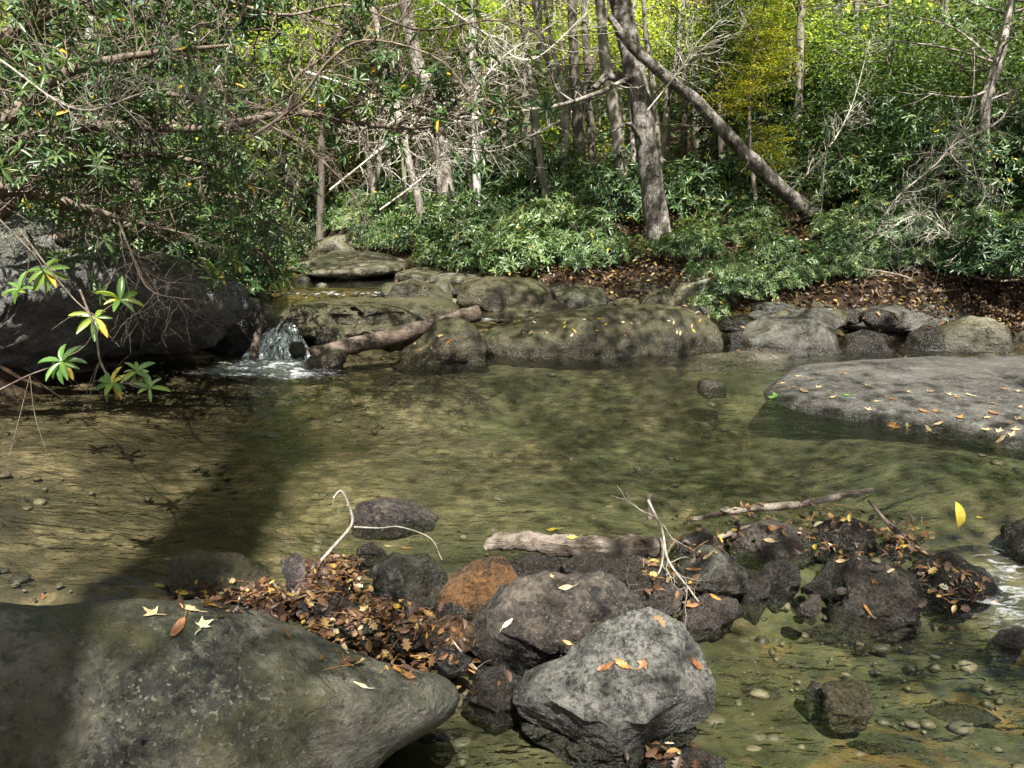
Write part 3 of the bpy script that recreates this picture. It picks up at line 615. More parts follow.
WU = water_mat('upper_water_surface', (.75, .7, .5), .8, .8)
def upz(X, Y): return WZ(X, Y)
sheet('upper_pool_water', np.linspace(-8, 5.0, 180), np.linspace(8.85, 22, 300), upz, foam_up, WU)
# waterfall: falling sheets with thickness made of strands
def fall_mat():
    t = NT('falling_water')
    u = t.n('ShaderNodeAttribute', attribute_name='tint').outputs['Fac']; w = t.n('ShaderNodeAttribute', attribute_name='along').outputs['Fac']
    cv = t.n('ShaderNodeCombineXYZ', {0: t.math('MULTIPLY', u, 11.0), 1: t.math('MULTIPLY', w, 4.5), 2: .3}).outputs[0]
    n = t.noise(cv, 1.0, 8, .75, 1.6)
    f = t.ramp(n, [(.47, 0), (.6, .95)])
    wh = t.n('ShaderNodeBsdfDiffuse', {'Color': (.85, .9, .93, 1)}).outputs[0]
    gl = t.n('ShaderNodeBsdfGlossy', {'Roughness': .12, 'Normal': t.bump(n, 1., .03)}).outputs[0]
    tr = t.n('ShaderNodeBsdfTransparent', {'Color': (.85, .88, .85, 1)}).outputs[0]
    a = t.n('ShaderNodeMixShader', {0: .1, 1: tr, 2: gl}).outputs[0]
    return t.finish(t.n('ShaderNodeMixShader', {0: f, 1: a, 2: wh}).outputs[0])
FALL = fall_mat()
def waterfall(top, bot, w0, w1, name='waterfall', label=None, skew=0.):
    a = np.array(top); b = np.array(bot); nu, nv = 40, 30; V = []; U = []; Wv = []
    for layer in (0, 1):
        for i in range(nu):
            for j in range(nv):
                u = i / (nu - 1) - .5; v = j / (nv - 1)
                w = w0 + (w1 - w0) * v ** 1.4
                drp = v ** 1.7; out = v ** .8
                p = a + (b - a) * np.array([out, out, drp]) + np.array([u * w + skew * v * v, .5 * u * u * w * v, 0])
                q = noise.noise(Vector((u * 9, v * 1.6, layer * 5.0))) * .5 + noise.noise(Vector((u * 26, v * 3, layer)))*.25
                p = p + np.array([0, -1, .5]) * (.05 + .05 * v) * q * min(1, w1 * 2) + np.array([0, .035 * layer, -.02 * layer])
                V.append(p); U.append(u + .5 + layer * 3.3); Wv.append(v)
    F = [(L * nu * nv + i * nv + j, L * nu * nv + (i + 1) * nv + j, L * nu * nv + (i + 1) * nv + j + 1, L * nu * nv + i * nv + j + 1) for L in (0, 1) for i in range(nu - 1) for j in range(nv - 1)]
    me = mesh_np(name, V, F, FALL, True, U); at = me.attributes.new('along', 'FLOAT', 'POINT'); at.data.foreach_set('value', np.array(Wv, dtype=np.float32))
    return tag(link(name, me), label, None, None, 'structure')
waterfall(AT(287, 321, 8.85), AT(276, 362, 8.1), .2, .8)

# ------------------------------------------------------------------ logs, sticks
def stick(label, pts, rad, mat, name='stick', sides=8, rough=.25, n=24, cat='stick', group=None, extra=(), nf=6.):
    acc = Acc(); P = smooth_path(pts, n)
    tube(acc, P, rad, sides, rough, cap=True, nf=nf)
    for e, r2 in extra: tube(acc, smooth_path(e, 12), r2, 5, .2, cap=True, nf=nf)
    off = (P[:, 0].mean(), P[:, 1].mean(), P[:, 2].min())
    o = acc.build(name, M[mat], loc=off, off=off); SURF.append((np.concatenate(acc.v), [tuple(map(int, f)) for f in np.concatenate(acc.f)]))
    return tag(o, label, cat, group)
stick('long dark driftwood log slanting from the water up to the boulders', [AT(312, 354, 7.75), AT(350, 346, 7.95), AT(400, 335, 8.15), AT(440, 322, 8.3), AT(479, 313, 8.45)], [.07, .085, .085, .075, .085], 'driftwood_dark', 'driftwood_log', 16, .16, 60, 'log', nf=8)
stick('short weathered driftwood log lying across the dam', [AT(484, 549, 3.42), AT(505, 541, 3.45), AT(580, 546, 3.42), AT(640, 548, 3.42), AT(662, 547, 3.44)], [.015, .042, .05, .05, .042], 'driftwood', 'driftwood_log', 18, .4, 80, 'log', nf=16, extra=[([AT(600, 552, 3.42), AT(640, 561, 3.4), AT(668, 574, 3.3)], [.02, .015, .008])])
stick('long pale stick resting along the back of the dam', [AT(690, 520, 3.72), AT(740, 510, 3.75), AT(800, 504, 3.8), AT(850, 494, 3.86), AT(873, 490, 3.88)], [.012, .02, .021, .017, .012], 'driftwood', 'stick', 8, .3, 36)
stick('dark standing stick in the splash of the waterfall', [AT(262, 296, 7.9), AT(262, 320, 7.9), AT(256, 340, 7.85), AT(254, 358, 7.8)], [.025, .032, .035, .045], 'driftwood_dark', 'stick', 8, .3)
stick('dark broken stub standing at the back of the dam', [AT(649, 494, 3.65), AT(650, 520, 3.6)], [.012, .016], 'driftwood_dark', 'stick')
stick('dark slanting stick buried in leaves on the right dam', [AT(868, 500, 3.75), AT(895, 530, 3.65), AT(935, 560, 3.5), AT(975, 596, 3.3)], [.008, .013, .014, .01], 'driftwood_dark', 'stick')
stick('brown stick under the long pale stick', [AT(700, 545, 3.55), AT(740, 530, 3.6), AT(768, 524, 3.65)], [.01, .013, .008], 'twig_brown', 'stick')
stick('thin reddish stick pointing out of the dam below the pale stick', [AT(686, 536, 3.6), AT(706, 548, 3.5), AT(735, 560, 3.4)], [.011, .012, .006], 'twig_brown', 'stick')
stick('curved yellow-brown stem lying over the trickle', [AT(410, 656, 2.72), AT(440, 656, 2.72), AT(470, 670, 2.66), AT(498, 688, 2.6)], [.003, .004, .004, .003], 'needle', 'stick', 5)
stick('short stick lying in the leaf heap beside the huge left boulder', [AT(262, 612, 2.98), AT(290, 600, 3.0), AT(325, 590, 3.02)], [.006, .006, .004], 'twig_brown', 'stick', 6)
def dead_twig(label, trunk, r, seed, n=14, ln=.2, mat='twig_pale', depth=2, name='dead_twig', cat='twig', spread=.9, group=None, down=0.):
    rs = np.random.RandomState(seed); acc = Acc(); P = smooth_path(trunk, 22)
    tube(acc, P, [r, r * .75, r * .35], 6, .2)
    def sub(P0, d, l, rr, dep):
        k = 7; pts = [P0]; dd = d.copy()
        for i in range(k):
            dd = nz(dd + rs.normal(size=3) * .25 + np.array([0, 0, -down * .1])); pts.append(pts[-1] + dd * l / k)
        tube(acc, np.array(pts), [rr, rr * .35], 4)
        if dep > 0:
            for _ in range(rs.randint(1, 4)):
                i = rs.randint(2, k); sub(pts[i], nz(dd + rs.normal(size=3) * spread), l * rs.uniform(.35, .65), rr * .55, dep - 1)
    for _ in range(n):
        i = rs.randint(3, 21); T = nz(P[min(i + 1, 21)] - P[i - 1])
        sub(P[i], nz(T + rs.normal(size=3) * spread), ln * rs.uniform(.4, 1.1), r * .5 * (1 - i / 30), depth)
    off = P[0]; return tag(acc.build(name, M[mat], loc=off, off=off), label, cat, group)
dead_twig('pale crooked twig hooking up in front of the oval stone', [AT(316, 566, 3.25), AT(335, 545, 3.3), AT(352, 524, 3.32), AT(349, 506, 3.32), AT(341, 491, 3.3), AT(333, 498, 3.28)], .009, 3, 3, .05, depth=0)
dead_twig('thin pale twig arching right over the oval stone', [AT(354, 527, 3.3), AT(380, 528, 3.3), AT(400, 527, 3.32), AT(430, 538, 3.3), AT(442, 560, 3.25)], .0045, 4, 2, .05, depth=0)
dead_twig('grey lichened branching twigs draped over the dam centre', [AT(648, 500, 3.5), AT(662, 530, 3.4), AT(668, 560, 3.25), AT(690, 590, 3.1), AT(706, 612, 3.05)], .007, 15, 12, .28, depth=1, spread=.7)
dead_twig('forked grey twig dangling left of the lichened twigs', [AT(664, 545, 3.3), AT(660, 570, 3.18), AT(645, 590, 3.1), AT(634, 600, 3.05)], .005, 16, 6, .16, depth=1)
dead_twig('thin white twig trailing over the trickle', [AT(452, 640, 2.76), AT(470, 662, 2.68), AT(492, 684, 2.62), AT(504, 690, 2.6)], .0035, 19, 6, .06, depth=0)

BVH = make_bvh()
big = SURF[BIGI]; BIG = BVHTree.FromPolygons([tuple(map(float, q)) for q in big[0]], big[1])
# ------------------------------------------------------------------ fallen leaves
def star_leaf(rs, lobes=5, deep=.42):
    o = []
    spread = [-2.35, -1.15, 0, 1.15, 2.35] if lobes == 5 else [-1.3, 0, 1.3]
    ln = [.6, .9, 1.0, .9, .6] if lobes == 5 else [.8, 1, .8]
    for i, (a, l) in enumerate(zip(spread, ln)):
        if i: 
            b = (a + spread[i - 1]) / 2; o.append((math.sin(b) * deep, math.cos(b) * deep))
        for da, k in ((-.22, .62), (0, 1), (.22, .62)):
            k *= rs.uniform(.9, 1.1); o.append((math.sin(a + da) * l * k, math.cos(a + da) * l * k))
    o.append((0.03, -.3)); o.append((-.03, -.3))
    return o
def oval_leaf(rs, w=.38, n=9):
    r = [(w * math.sin(PI * i / n) ** .8, -1 + 2 * i / n) for i in range(0, n + 1)]; l = [(-x, y) for x, y in r[::-1][1:-1]]
    return r + l
def oak_leaf(rs):
    r = []; n = 9
    for i in range(n + 1):
        w = .12 + .42 * math.sin(PI * min(1, i / n * 1.05)) ** .8 * (1 if i % 2 else .55); r.append((w if 0 < i < n else 0.02, -1 + 2 * i / n))
    return r + [(-x * rs.uniform(.85, 1.15), y) for x, y in r[::-1]]
LM = {'yellow': plain_mat('leaf_yellow', (.42, .31, .03), (.55, .42, .07), .5, 60, .3), 'tan': plain_mat('leaf_tan', (.36, .25, .12), (.52, .4, .22), .6, 60, .2),
      'brown': plain_mat('leaf_brown', (.14, .06, .025), (.28, .13, .05), .55, 60, .15), 'orange': plain_mat('leaf_orange', (.3, .13, .035), (.42, .21, .05), .5, 60, .25),
      'green': plain_mat('leaf_green', (.1, .22, .04), (.2, .34, .07), .45, 60, .3), 'pale': plain_mat('leaf_pale', (.5, .48, .26), (.62, .6, .38), .55, 60, .3)}
def fallen(px, py, kind, colr, label, size=.06, rot=None, curl=.5, pos=None, nrm=None, group=None, cat='leaf'):
    rs = np.random.RandomState(int(px * 7 + py * 13) % 9999)
    if pos is None: pos, nrm = hit(px, py)
    out = {'star': lambda: star_leaf(rs), 'tri': lambda: star_leaf(rs, 3), 'oval': lambda: oval_leaf(rs), 'narrow': lambda: oval_leaf(rs, .24), 'oak': lambda: oak_leaf(rs)}[kind]()
    s = size / 2 * 1.15
    V = [(0, 0, 0)]; n = len(out)
    for k in (.5, 1.0):
        for x, y in out:
            x *= k; y *= k; z = curl * (.45 * x * x + .3 * y * y * (1 if y > 0 else .6)) + .06 * math.sin(6 * x + 4 * y + px)
            V.append((x * (1 - curl * .25 * abs(x)), y, z))
    F = []
    for i in range(n):
        j = (i + 1) % n; F.append((0, 1 + i, 1 + j)); F.append((1 + i, 1 + n + i, 1 + n + j)); F.append((1 + i, 1 + n + j, 1 + j))
    V = np.array(V) * s
    st = Acc(); st.add(V, np.array(F)); 
    b = min(out, key=lambda q: q[1]); bp = np.array([b[0], b[1], 0]) * s
    tube(st, np.array([bp * .9, bp + np.array([.1 * s, -.35 * s, .1 * s]), bp + np.array([.3 * s, -.65 * s, .1 * s])]), [.0013, .001], 4)
    me = st.mesh('fallen_leaf', LM[colr])
    o = link('fallen_leaf', me); nrm = nrm.normalized()
    q = Vector((0, 0, 1)).rotation_difference(nrm).to_matrix().to_4x4()
    o.matrix_world = Matrix.Translation(pos + nrm * (.004 + .06 * s)) @ q @ Matrix.Rotation(rot if rot is not None else rs.uniform(0, 6.3), 4, 'Z')
    return tag(o, label, cat, group)
FL = [
 (202, 626, 'star', 'pale', 'pale yellow star-shaped leaf on the huge left boulder', .055, 5.6),
 (153, 615, 'tri', 'tan', 'curled tan leaf with a torn edge at the back of the huge left boulder', .06, 1.2),
 (178, 629, 'oval', 'brown', 'rolled brown leaf left of the star-shaped leaf', .06, 3.0),
 (188, 610, 'oak', 'tan', 'ragged olive tan leaf behind the star-shaped leaf', .05, 1.6),
 (212, 607, 'oval', 'orange', 'orange leaf at the edge of the heap on the huge left boulder', .04, 1.4),
 (43, 599, 'tri', 'brown', 'upright brown leaf alone on the back rim of the huge left boulder', .05, .4),
 (360, 686, 'narrow', 'pale', 'small pale green leaf on the dark flank of the huge left boulder', .04, 1.5),
 (30, 586, 'narrow', 'green', 'lime green sliver of leaf floating behind the huge left boulder', .04, 1.5),
 (566, 588, 'oval', 'tan', 'broad tan leaf on the crest of the large dark boulder', .05, 1.5),
 (552, 578, 'tri', 'tan', 'small folded tan leaf at the back of the large dark boulder', .035, .2),
 (508, 624, 'oval', 'pale', 'light yellow leaf on the left face of the large dark boulder', .045, 5.3),
 (567, 643, 'oval', 'orange', 'mustard leaf between the large dark boulder and the front block', .035, 1.2),
 (622, 665, 'oak', 'orange', 'orange brown leaf in the middle of the front block', .05, .9),
 (606, 668, 'oak', 'brown', 'brown leaf touching the orange one on the front block', .05, 1.6),
 (644, 664, 'star', 'brown', 'pinkish brown shrivelled leaf right of the orange one on the front block', .05, 2.2),
 (694, 664, 'oak', 'brown', 'long dark brown leaf near the right corner of the front block', .06, 1.6),
 (648, 750, 'narrow', 'tan', 'tan leaf wedged at the bottom of the front block', .05, 1.0),
 (552, 531, 'oak', 'yellow', 'bright yellow leaf on top of the short driftwood log', .075, 1.7),
 (572, 538, 'oval', 'yellow', 'dull yellow leaf flat on the short driftwood log right of the bright one', .045, 1.6),
 (427, 610, 'oval', 'tan', 'olive drab leaf standing between the brown rock and the orange rock', .055, .1),
 (406, 549, 'oval', 'orange', 'orange leaf on top of the brown squarish rock', .05, 1.5),
 (388, 547, 'oval', 'tan', 'tan leaf beside the orange one on the brown squarish rock', .045, 1.6),
 (773, 528, 'oval', 'brown', 'reddish brown leaf on the dark flat boulder', .06, 1.4),
 (769, 540, 'oval', 'tan', 'tan leaf below the reddish brown one on the dark flat boulder', .05, 1.3),
 (708, 557, 'oval', 'tan', 'beige leaf on the light brown rounded rock', .045, 1.9),
 (694, 570, 'narrow', 'brown', 'long pinkish leaf on the left of the light brown rounded rock', .06, 1.2),
 (714, 598, 'oval', 'orange', 'bright orange leaf below the light brown rock', .05, 1.5),
 (693, 606, 'oval', 'brown', 'brown leaf left of the bright orange one', .05, 1.3),
 (841, 561, 'oval', 'tan', 'yellow tan leaf on the flat wet stone', .04, 1.3),
 (875, 581, 'tri', 'orange', 'small orange leaf on top of the glossy purple boulder', .03, .5),
 (868, 609, 'narrow', 'orange', 'narrow orange leaf on the face of the glossy purple boulder', .045, .1),
 (991, 602, 'oval', 'orange', 'orange leaf floating at the far right spillway', .045, 1.5),
 (979, 518, 'oval', 'yellow', 'small yellow leaf floating right of the upright yellow leaf', .035, 1.3),
 (776, 397, 'star', 'green', 'bright green star-shaped leaf near the tip of the grey slab', .13, 1.0),
 (848, 396, 'tri', 'green', 'green leaf in the middle of the grey slab', .1, 1.0),
 (165, 560, 'narrow', 'pale', 'pale green leaf standing against the mossy stone', .06, 5.3),
 (162, 588, 'oak', 'yellow', 'olive yellow leaf between the mossy stone and the huge boulder', .07, 1.2),
 (183, 592, 'oval', 'yellow', 'yellow leaf tucked behind the huge boulder', .05, 1.4),
 (352, 586, 'oval', 'tan', 'tan leaf on the purple-grey tilted slab', .04, 1.4),
 (344, 650, 'oval', 'tan', 'round tan leaf at the lower edge of the leaf heap', .04, .3),
 (396, 671, 'oval', 'orange', 'amber leaf at the tip of the leaf heap', .05, .6),
 (408, 678, 'star', 'brown', 'rust coloured lobed leaf below the amber one', .06, 1.0),
]
for f in FL: fallen(f[0], f[1], f[2], f[3], f[4], f[5], f[6], curl=.45 + .5 * random.random(), group='fallen leaves' )
# leaves on the slab and on the dome boulder that nothing tells apart
slab = [(792, 388), (803, 392), (812, 380), (820, 388), (833, 398), (845, 374), (868, 386), (875, 402), (886, 398), (893, 400), (905, 392), (930, 392), (925, 412), (936, 412), (948, 395), (958, 398), (972, 396), (992, 404), (1004, 390), (1017, 392), (985, 418), (995, 414), (1008, 424), (1018, 420), (940, 424), (930, 428), (960, 418), (1012, 436), (998, 432), (868, 410), (780, 384), (1020, 408), (893, 425), (905, 426), (986, 430), (1001, 440), (1015, 430), (800, 377)]
rs = np.random.RandomState(3)
for i, (x, y) in enumerate(slab):
    c = ['tan', 'brown', 'orange', 'brown', 'tan', 'tan'][rs.randint(6)]; k = ['star', 'oak', 'oval', 'tri'][rs.randint(4)]
    fallen(x + rs.uniform(-2, 2), y, k, c, 'dry leaf scattered on the smooth grey slab', rs.uniform(.05, .095), curl=.9, group='dry leaves on the grey slab')
for i in range(26):
    x = rs.uniform(505, 700); y = rs.uniform(318, 336)
    fallen(x, y, ['oval', 'oak'][i % 2], ['tan', 'yellow', 'pale', 'orange'][rs.randint(4)], 'tiny dry leaf on top of the smooth dome boulder', rs.uniform(.03, .055), curl=.5, group='dry leaves on the dome boulder')
for i, (x, y) in enumerate([(415, 344), (426, 340), (440, 336), (449, 341), (432, 348), (421, 350)]):
    fallen(x, y, 'oval', ['tan', 'orange'][i % 2], 'tiny dry leaf on the pointed mossy boulder', .06, curl=.5, group='dry leaves on the pointed boulder')
# upright yellow leaf
yl = Acc(); add_leaves(yl, L_FINE, np.array([list(AT(958, 528, 3.55))]), np.array([[-.08, -.1, 1.]]), np.array([[.25, -1, .1]]), .125, .055, .5)
tube(yl, smooth_path([AT(964, 543, 3.5), AT(960, 534, 3.55), AT(958, 527, 3.55)], 5), [.002, .0015], 4)
tag(yl.build('fallen_leaf', LM['yellow'], loc=AT(964, 543, 3.5), off=AT(964, 543, 3.5)), 'upright bright yellow leaf standing at the right spillway', 'leaf', 'fallen leaves')

# litter heaps: stuff
def heap(name, label, polys, n, seed, size=(.03, .07), lift=.035, needles=0):
    rs = np.random.RandomState(seed); pos = []; nr = []
    tot = 0
    while len(pos) < n and tot < n * 8:
        tot += 1
        x0, x1, y0, y1, lf = polys[rs.randint(len(polys))]
        px = rs.uniform(x0, x1); py = rs.uniform(y0, y1)
        u = (px - (x0 + x1) / 2) / ((x1 - x0) / 2); w = (py - (y0 + y1) / 2) / ((y1 - y0) / 2)
        if u * u + w * w > .55 + .9 * rs.rand() * (1 + noise.noise(Vector((px * .03, py * .05, 0)))): continue
        p, q = hit(px, py)
        if p is None or p.y > 5.0: continue
        if BIG.ray_cast(CAM, ray(px, py).normalized())[0] is not None and rs.rand() < .86: continue
        wl = float(WZ(np.array([p.x]), np.array([p.y]))[0])
        if p.z < wl: p = G(px, py, wl); q = Vector((0, 0, 1)); p.z = wl + .003
        z = p.z
        if q.z < .3 or p.y > 4.6: continue
        pos.append((p.x, p.y, z + rs.rand() ** 1.5 * lift * (lf * (1 - (u * u + w * w) * .8) + .1) + .004)); nr.append(q)
    pos = np.array(pos); n = len(pos); nr = np.array([list(a) for a in nr])
    acc = Acc()
    up = nz(nr + rs.normal(size=(n, 3)) * .45); d = nz(np.cross(up, rs.normal(size=(n, 3))))
    L = size[0] + (size[1] - size[0]) * rs.rand(n) ** 1.8 * 1.35
    h = n // 2
    add_leaves(acc, leaf_template([0, .12, .35, .6, .85, 1], [0, .5, .95, 1, .6, 0], .12, .2), pos[:h], d[:h], up[:h], L[:h], L[:h] * .5, rs.rand(h))
    lob = leaf_template([0, .18, .3, .45, .58, .72, .82, 1], [0, .85, .4, 1.1, .5, .9, .3, 0], .1, -.2)
    add_leaves(acc, lob, pos[h:], d[h:], up[h:], L[h:], L[h:] * .75, rs.rand(n - h))
    o = acc.build(name, M['litter'], smooth=False); tag(o, label, 'leaf litter', kind='stuff')
    if needles:
        a2 = Acc(); k = rs.randint(0, n, needles)
        for i in k:
            p = pos[i] + rs.normal(size=3) * .02; p[2] = pos[i][2] + .004; dd = nz(rs.normal(size=3) * [1, 1, .25]); l = rs.uniform(.03, .1)
            tube(a2, np.array([p, p + dd * l * .5 + [0, 0, .004], p + dd * l]), [.0013, .0009], 3)
        tag(a2.build(name.replace('leaf', 'needle'), M['needle']), 'dry needles and stems strewn over the leaf heap' if 'x' not in name else label, 'needles', kind='stuff')
heap('leaf_litter', 'brown and yellow fallen leaves heaped between the huge left boulder and the dam stones', [(180, 330, 582, 618, .6), (250, 400, 590, 650, .8), (310, 445, 620, 682, .8), (306, 362, 556, 596, .9), (340, 430, 600, 640, .7), (320, 470, 610, 670, .6), (200, 300, 590, 615, .8)], 1500, 5, (.015, .045), .02, 160)
heap('leaf_litter', 'dark wet leaves and bark scraps packed along the right dam', [(670, 770, 505, 560, .5), (720, 880, 500, 535, 1), (850, 945, 525, 575, 1), (915, 985, 560, 612, 1), (790, 880, 500, 560, .8), (640, 700, 540, 620, .2), (885, 925, 515, 560, .9)], 480, 6, (.015, .045), .02, 110)
heap('leaf_litter', 'few brown scraps among stones at the bottom edge', [(600, 720, 735, 768, .3), (440, 520, 640, 700, .2)], 36, 8, (.03, .05), .02)
def scatter(name, label, region, n, seed, size, matn='litter', cond=None):
    rs = np.random.RandomState(seed); x0, x1, y0, y1 = region
    X = rs.uniform(x0, x1, n); Y = y0 + (y1 - y0) * rs.rand(n) ** 1.3
    c = cond(X, Y, rs); X = X[c]; Y = Y[c]; P = []; Nn = []
    for x, y in zip(X, Y):
        p, q = drop(x, y, 12)
        if p is None: continue
        P.append(list(p)); Nn.append(list(q))
    P = np.array(P); Nn = np.array(Nn); n = len(P)
    up = nz(Nn + rs.normal(size=(n, 3)) * .45); d = nz(np.cross(up, rs.normal(size=(n, 3))))
    L = rs.uniform(size[0], size[1], n); P[:, 2] += .012 + rs.rand(n) * .03
    acc = Acc(); add_leaves(acc, L_MED, P, d, up, L, L * .55, rs.rand(n))
    tag(acc.build(name, M[matn], smooth=False), label, 'leaf litter', kind='stuff')
scatter('leaf_litter', 'russet fallen leaves carpeting the slope of the right bank', (-.5, 11, 9, 17), 52000, 21, (.03, .08), cond=lambda X, Y, rs: (X > xr(Y) - .2) & (X < Y * .7 + 1))
scatter('leaf_litter', 'fallen leaves lodged between the boulders of the stream', (-3, 6, 8.3, 14), 2200, 22, (.03, .07), cond=lambda X, Y, rs: (X < xr(Y) + .3) & (X > xl(Y)) & (np.array([noise.noise(Vector((x * 1.5, y * 1.5, 0))) for x, y in zip(X, Y)]) > .1))

# ------------------------------------------------------------------ bushes
def bush_meshes(seed, rx, rz, n, L, W, mat, k=7, stems=16, matstem='twig_brown', flat=.5):
    rs = np.random.RandomState(seed)
    d = nz(rs.normal(size=(n, 3))); d[:, 2] = np.abs(d[:, 2]) * 1.0 - .12
    lump = np.array([noise.noise(Vector(a) * 2.2 + Vector((seed, 0, 0))) for a in d])
    r = rs.uniform(.45, 1, n) ** .6 * (1 + .55 * lump)
    P = d * r[:, None] * np.array([rx, rx, rz]); P[:, 2] += .12 * rz
    ax = nz(d * [1, 1, .5] + [0, 0, .55] + rs.normal(size=(n, 3)) * .35)
    a = Acc(); add_whorls(a, P, ax, rs, L, W, k, L_MED if L > .11 else L_SIMPLE, .12)
    s = Acc()
    for i in range(stems):
        e = P[rs.randint(n)]; b = np.array([rs.normal() * .1 * rx, rs.normal() * .1 * rx, -.15]); m = (b + e) / 2 + rs.normal(size=3) * .16 * rx
        tube(s, smooth_path([b, m, e], 9), [.022, .012, .005], 5, .2)
        for q in range(4):
            e2 = e + rs.normal(size=3) * .25 * rx; tube(s, smooth_path([m + rs.normal(size=3) * .05, (m + e2) / 2 + rs.normal(size=3) * .1, e2], 6), [.008, .003], 4)
    return a.mesh('foliage', M[mat]), s.mesh('stem', M[matstem])
BM = {}
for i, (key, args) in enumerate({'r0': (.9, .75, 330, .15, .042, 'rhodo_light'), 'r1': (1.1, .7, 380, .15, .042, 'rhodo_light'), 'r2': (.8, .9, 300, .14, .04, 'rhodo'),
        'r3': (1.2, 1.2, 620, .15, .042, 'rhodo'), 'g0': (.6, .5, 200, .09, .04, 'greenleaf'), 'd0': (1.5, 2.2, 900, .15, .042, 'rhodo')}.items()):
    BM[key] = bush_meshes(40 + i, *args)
def bush(label, px, Y, key, s=1.0, dz=0, x=None, name='rhododendron_bush', group='rhododendron bushes along the banks', rot=None):
    x = AT(px, 200, Y).x if x is None else x
    z = tz(x, Y) + dz; f, st = BM[key]
    e = empty(name, (x, Y, z), label, 'bush', group)
    e.rotation_euler.z = rot if rot is not None else random.uniform(0, 6.28); e.scale = (s, s, s * random.uniform(.9, 1.1))
    for nm, me in (('foliage', f), ('stem', st)):
        o = link(nm, me); o.parent = e
    return e
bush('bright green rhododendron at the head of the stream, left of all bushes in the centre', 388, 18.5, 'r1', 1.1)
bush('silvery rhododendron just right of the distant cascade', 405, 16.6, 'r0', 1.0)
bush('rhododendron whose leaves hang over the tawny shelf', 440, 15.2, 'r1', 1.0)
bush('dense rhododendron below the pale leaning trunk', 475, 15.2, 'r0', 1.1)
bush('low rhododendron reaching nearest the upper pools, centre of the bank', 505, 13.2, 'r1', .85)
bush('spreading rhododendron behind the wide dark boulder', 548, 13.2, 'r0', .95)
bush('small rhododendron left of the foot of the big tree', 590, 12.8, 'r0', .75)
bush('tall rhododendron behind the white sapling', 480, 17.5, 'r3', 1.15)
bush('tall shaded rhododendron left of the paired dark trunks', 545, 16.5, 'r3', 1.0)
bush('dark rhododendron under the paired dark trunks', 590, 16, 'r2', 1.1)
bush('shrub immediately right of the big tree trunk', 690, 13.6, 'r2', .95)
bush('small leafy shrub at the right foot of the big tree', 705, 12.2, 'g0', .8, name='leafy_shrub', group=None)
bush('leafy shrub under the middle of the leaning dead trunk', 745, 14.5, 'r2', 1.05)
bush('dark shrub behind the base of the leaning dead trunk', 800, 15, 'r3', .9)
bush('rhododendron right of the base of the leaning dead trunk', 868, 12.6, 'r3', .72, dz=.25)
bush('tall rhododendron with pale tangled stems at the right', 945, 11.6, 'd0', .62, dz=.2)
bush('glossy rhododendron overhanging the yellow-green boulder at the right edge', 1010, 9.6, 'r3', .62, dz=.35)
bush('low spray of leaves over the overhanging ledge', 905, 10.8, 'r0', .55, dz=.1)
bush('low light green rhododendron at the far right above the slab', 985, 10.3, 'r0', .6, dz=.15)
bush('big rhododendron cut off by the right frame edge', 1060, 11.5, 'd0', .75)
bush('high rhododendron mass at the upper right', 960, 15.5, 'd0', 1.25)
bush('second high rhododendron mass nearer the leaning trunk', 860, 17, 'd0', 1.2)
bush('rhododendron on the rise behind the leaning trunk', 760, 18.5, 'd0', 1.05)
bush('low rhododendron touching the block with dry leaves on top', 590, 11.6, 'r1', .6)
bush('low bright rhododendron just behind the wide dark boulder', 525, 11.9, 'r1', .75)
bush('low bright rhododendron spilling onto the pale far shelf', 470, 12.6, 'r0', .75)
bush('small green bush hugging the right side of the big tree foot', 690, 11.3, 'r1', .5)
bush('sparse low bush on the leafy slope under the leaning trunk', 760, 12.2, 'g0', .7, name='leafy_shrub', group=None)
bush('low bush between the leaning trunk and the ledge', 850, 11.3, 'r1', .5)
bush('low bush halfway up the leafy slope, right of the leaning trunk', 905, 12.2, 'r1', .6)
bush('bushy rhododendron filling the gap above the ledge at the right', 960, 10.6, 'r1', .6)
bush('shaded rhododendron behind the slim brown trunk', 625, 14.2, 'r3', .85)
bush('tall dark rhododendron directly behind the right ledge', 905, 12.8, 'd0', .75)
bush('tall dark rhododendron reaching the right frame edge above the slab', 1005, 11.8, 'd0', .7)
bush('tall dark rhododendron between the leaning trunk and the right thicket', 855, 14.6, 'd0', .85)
for i, (px, Yb) in enumerate([(850, 10.6), (895, 10.3), (935, 10.5), (975, 10.0), (1015, 10.0)]):
    bush('rhododendron hanging over the dark rocks of the right bank', px, Yb, ['r3', 'r2'][i % 2], .36, group='rhododendrons hanging over the right rocks')
brs = np.random.RandomState(71)
for i, Yb in enumerate([12.6, 13.3, 14.0, 14.7, 15.4, 16.2, 17.0, 18.0, 19.0]):
    bush('small rhododendron lining the right side of the upper stream', 0, Yb, ['r1', 'r0', 'r2'][i % 3], .42 + .02 * i, x=float(xr(Yb)) + .3, group='small rhododendrons beside the upper stream')
for i in range(17):
    bush('little bush growing among the rocks below the right bank', brs.uniform(680, 1020), brs.uniform(10.0, 10.5), ['r0', 'r1', 'g0'][i % 3], brs.uniform(.28, .42), group='little bushes among the right rocks')
for px, Yb in [(352, 19.5), (372, 18.2), (395, 17.2), (415, 16.2), (438, 15.0), (330, 21), (300, 22)]:
    bush('low rhododendron fringing the head of the stream', px, Yb, ['r1', 'r0'][px % 2], .8, group='low rhododendrons at the stream head')
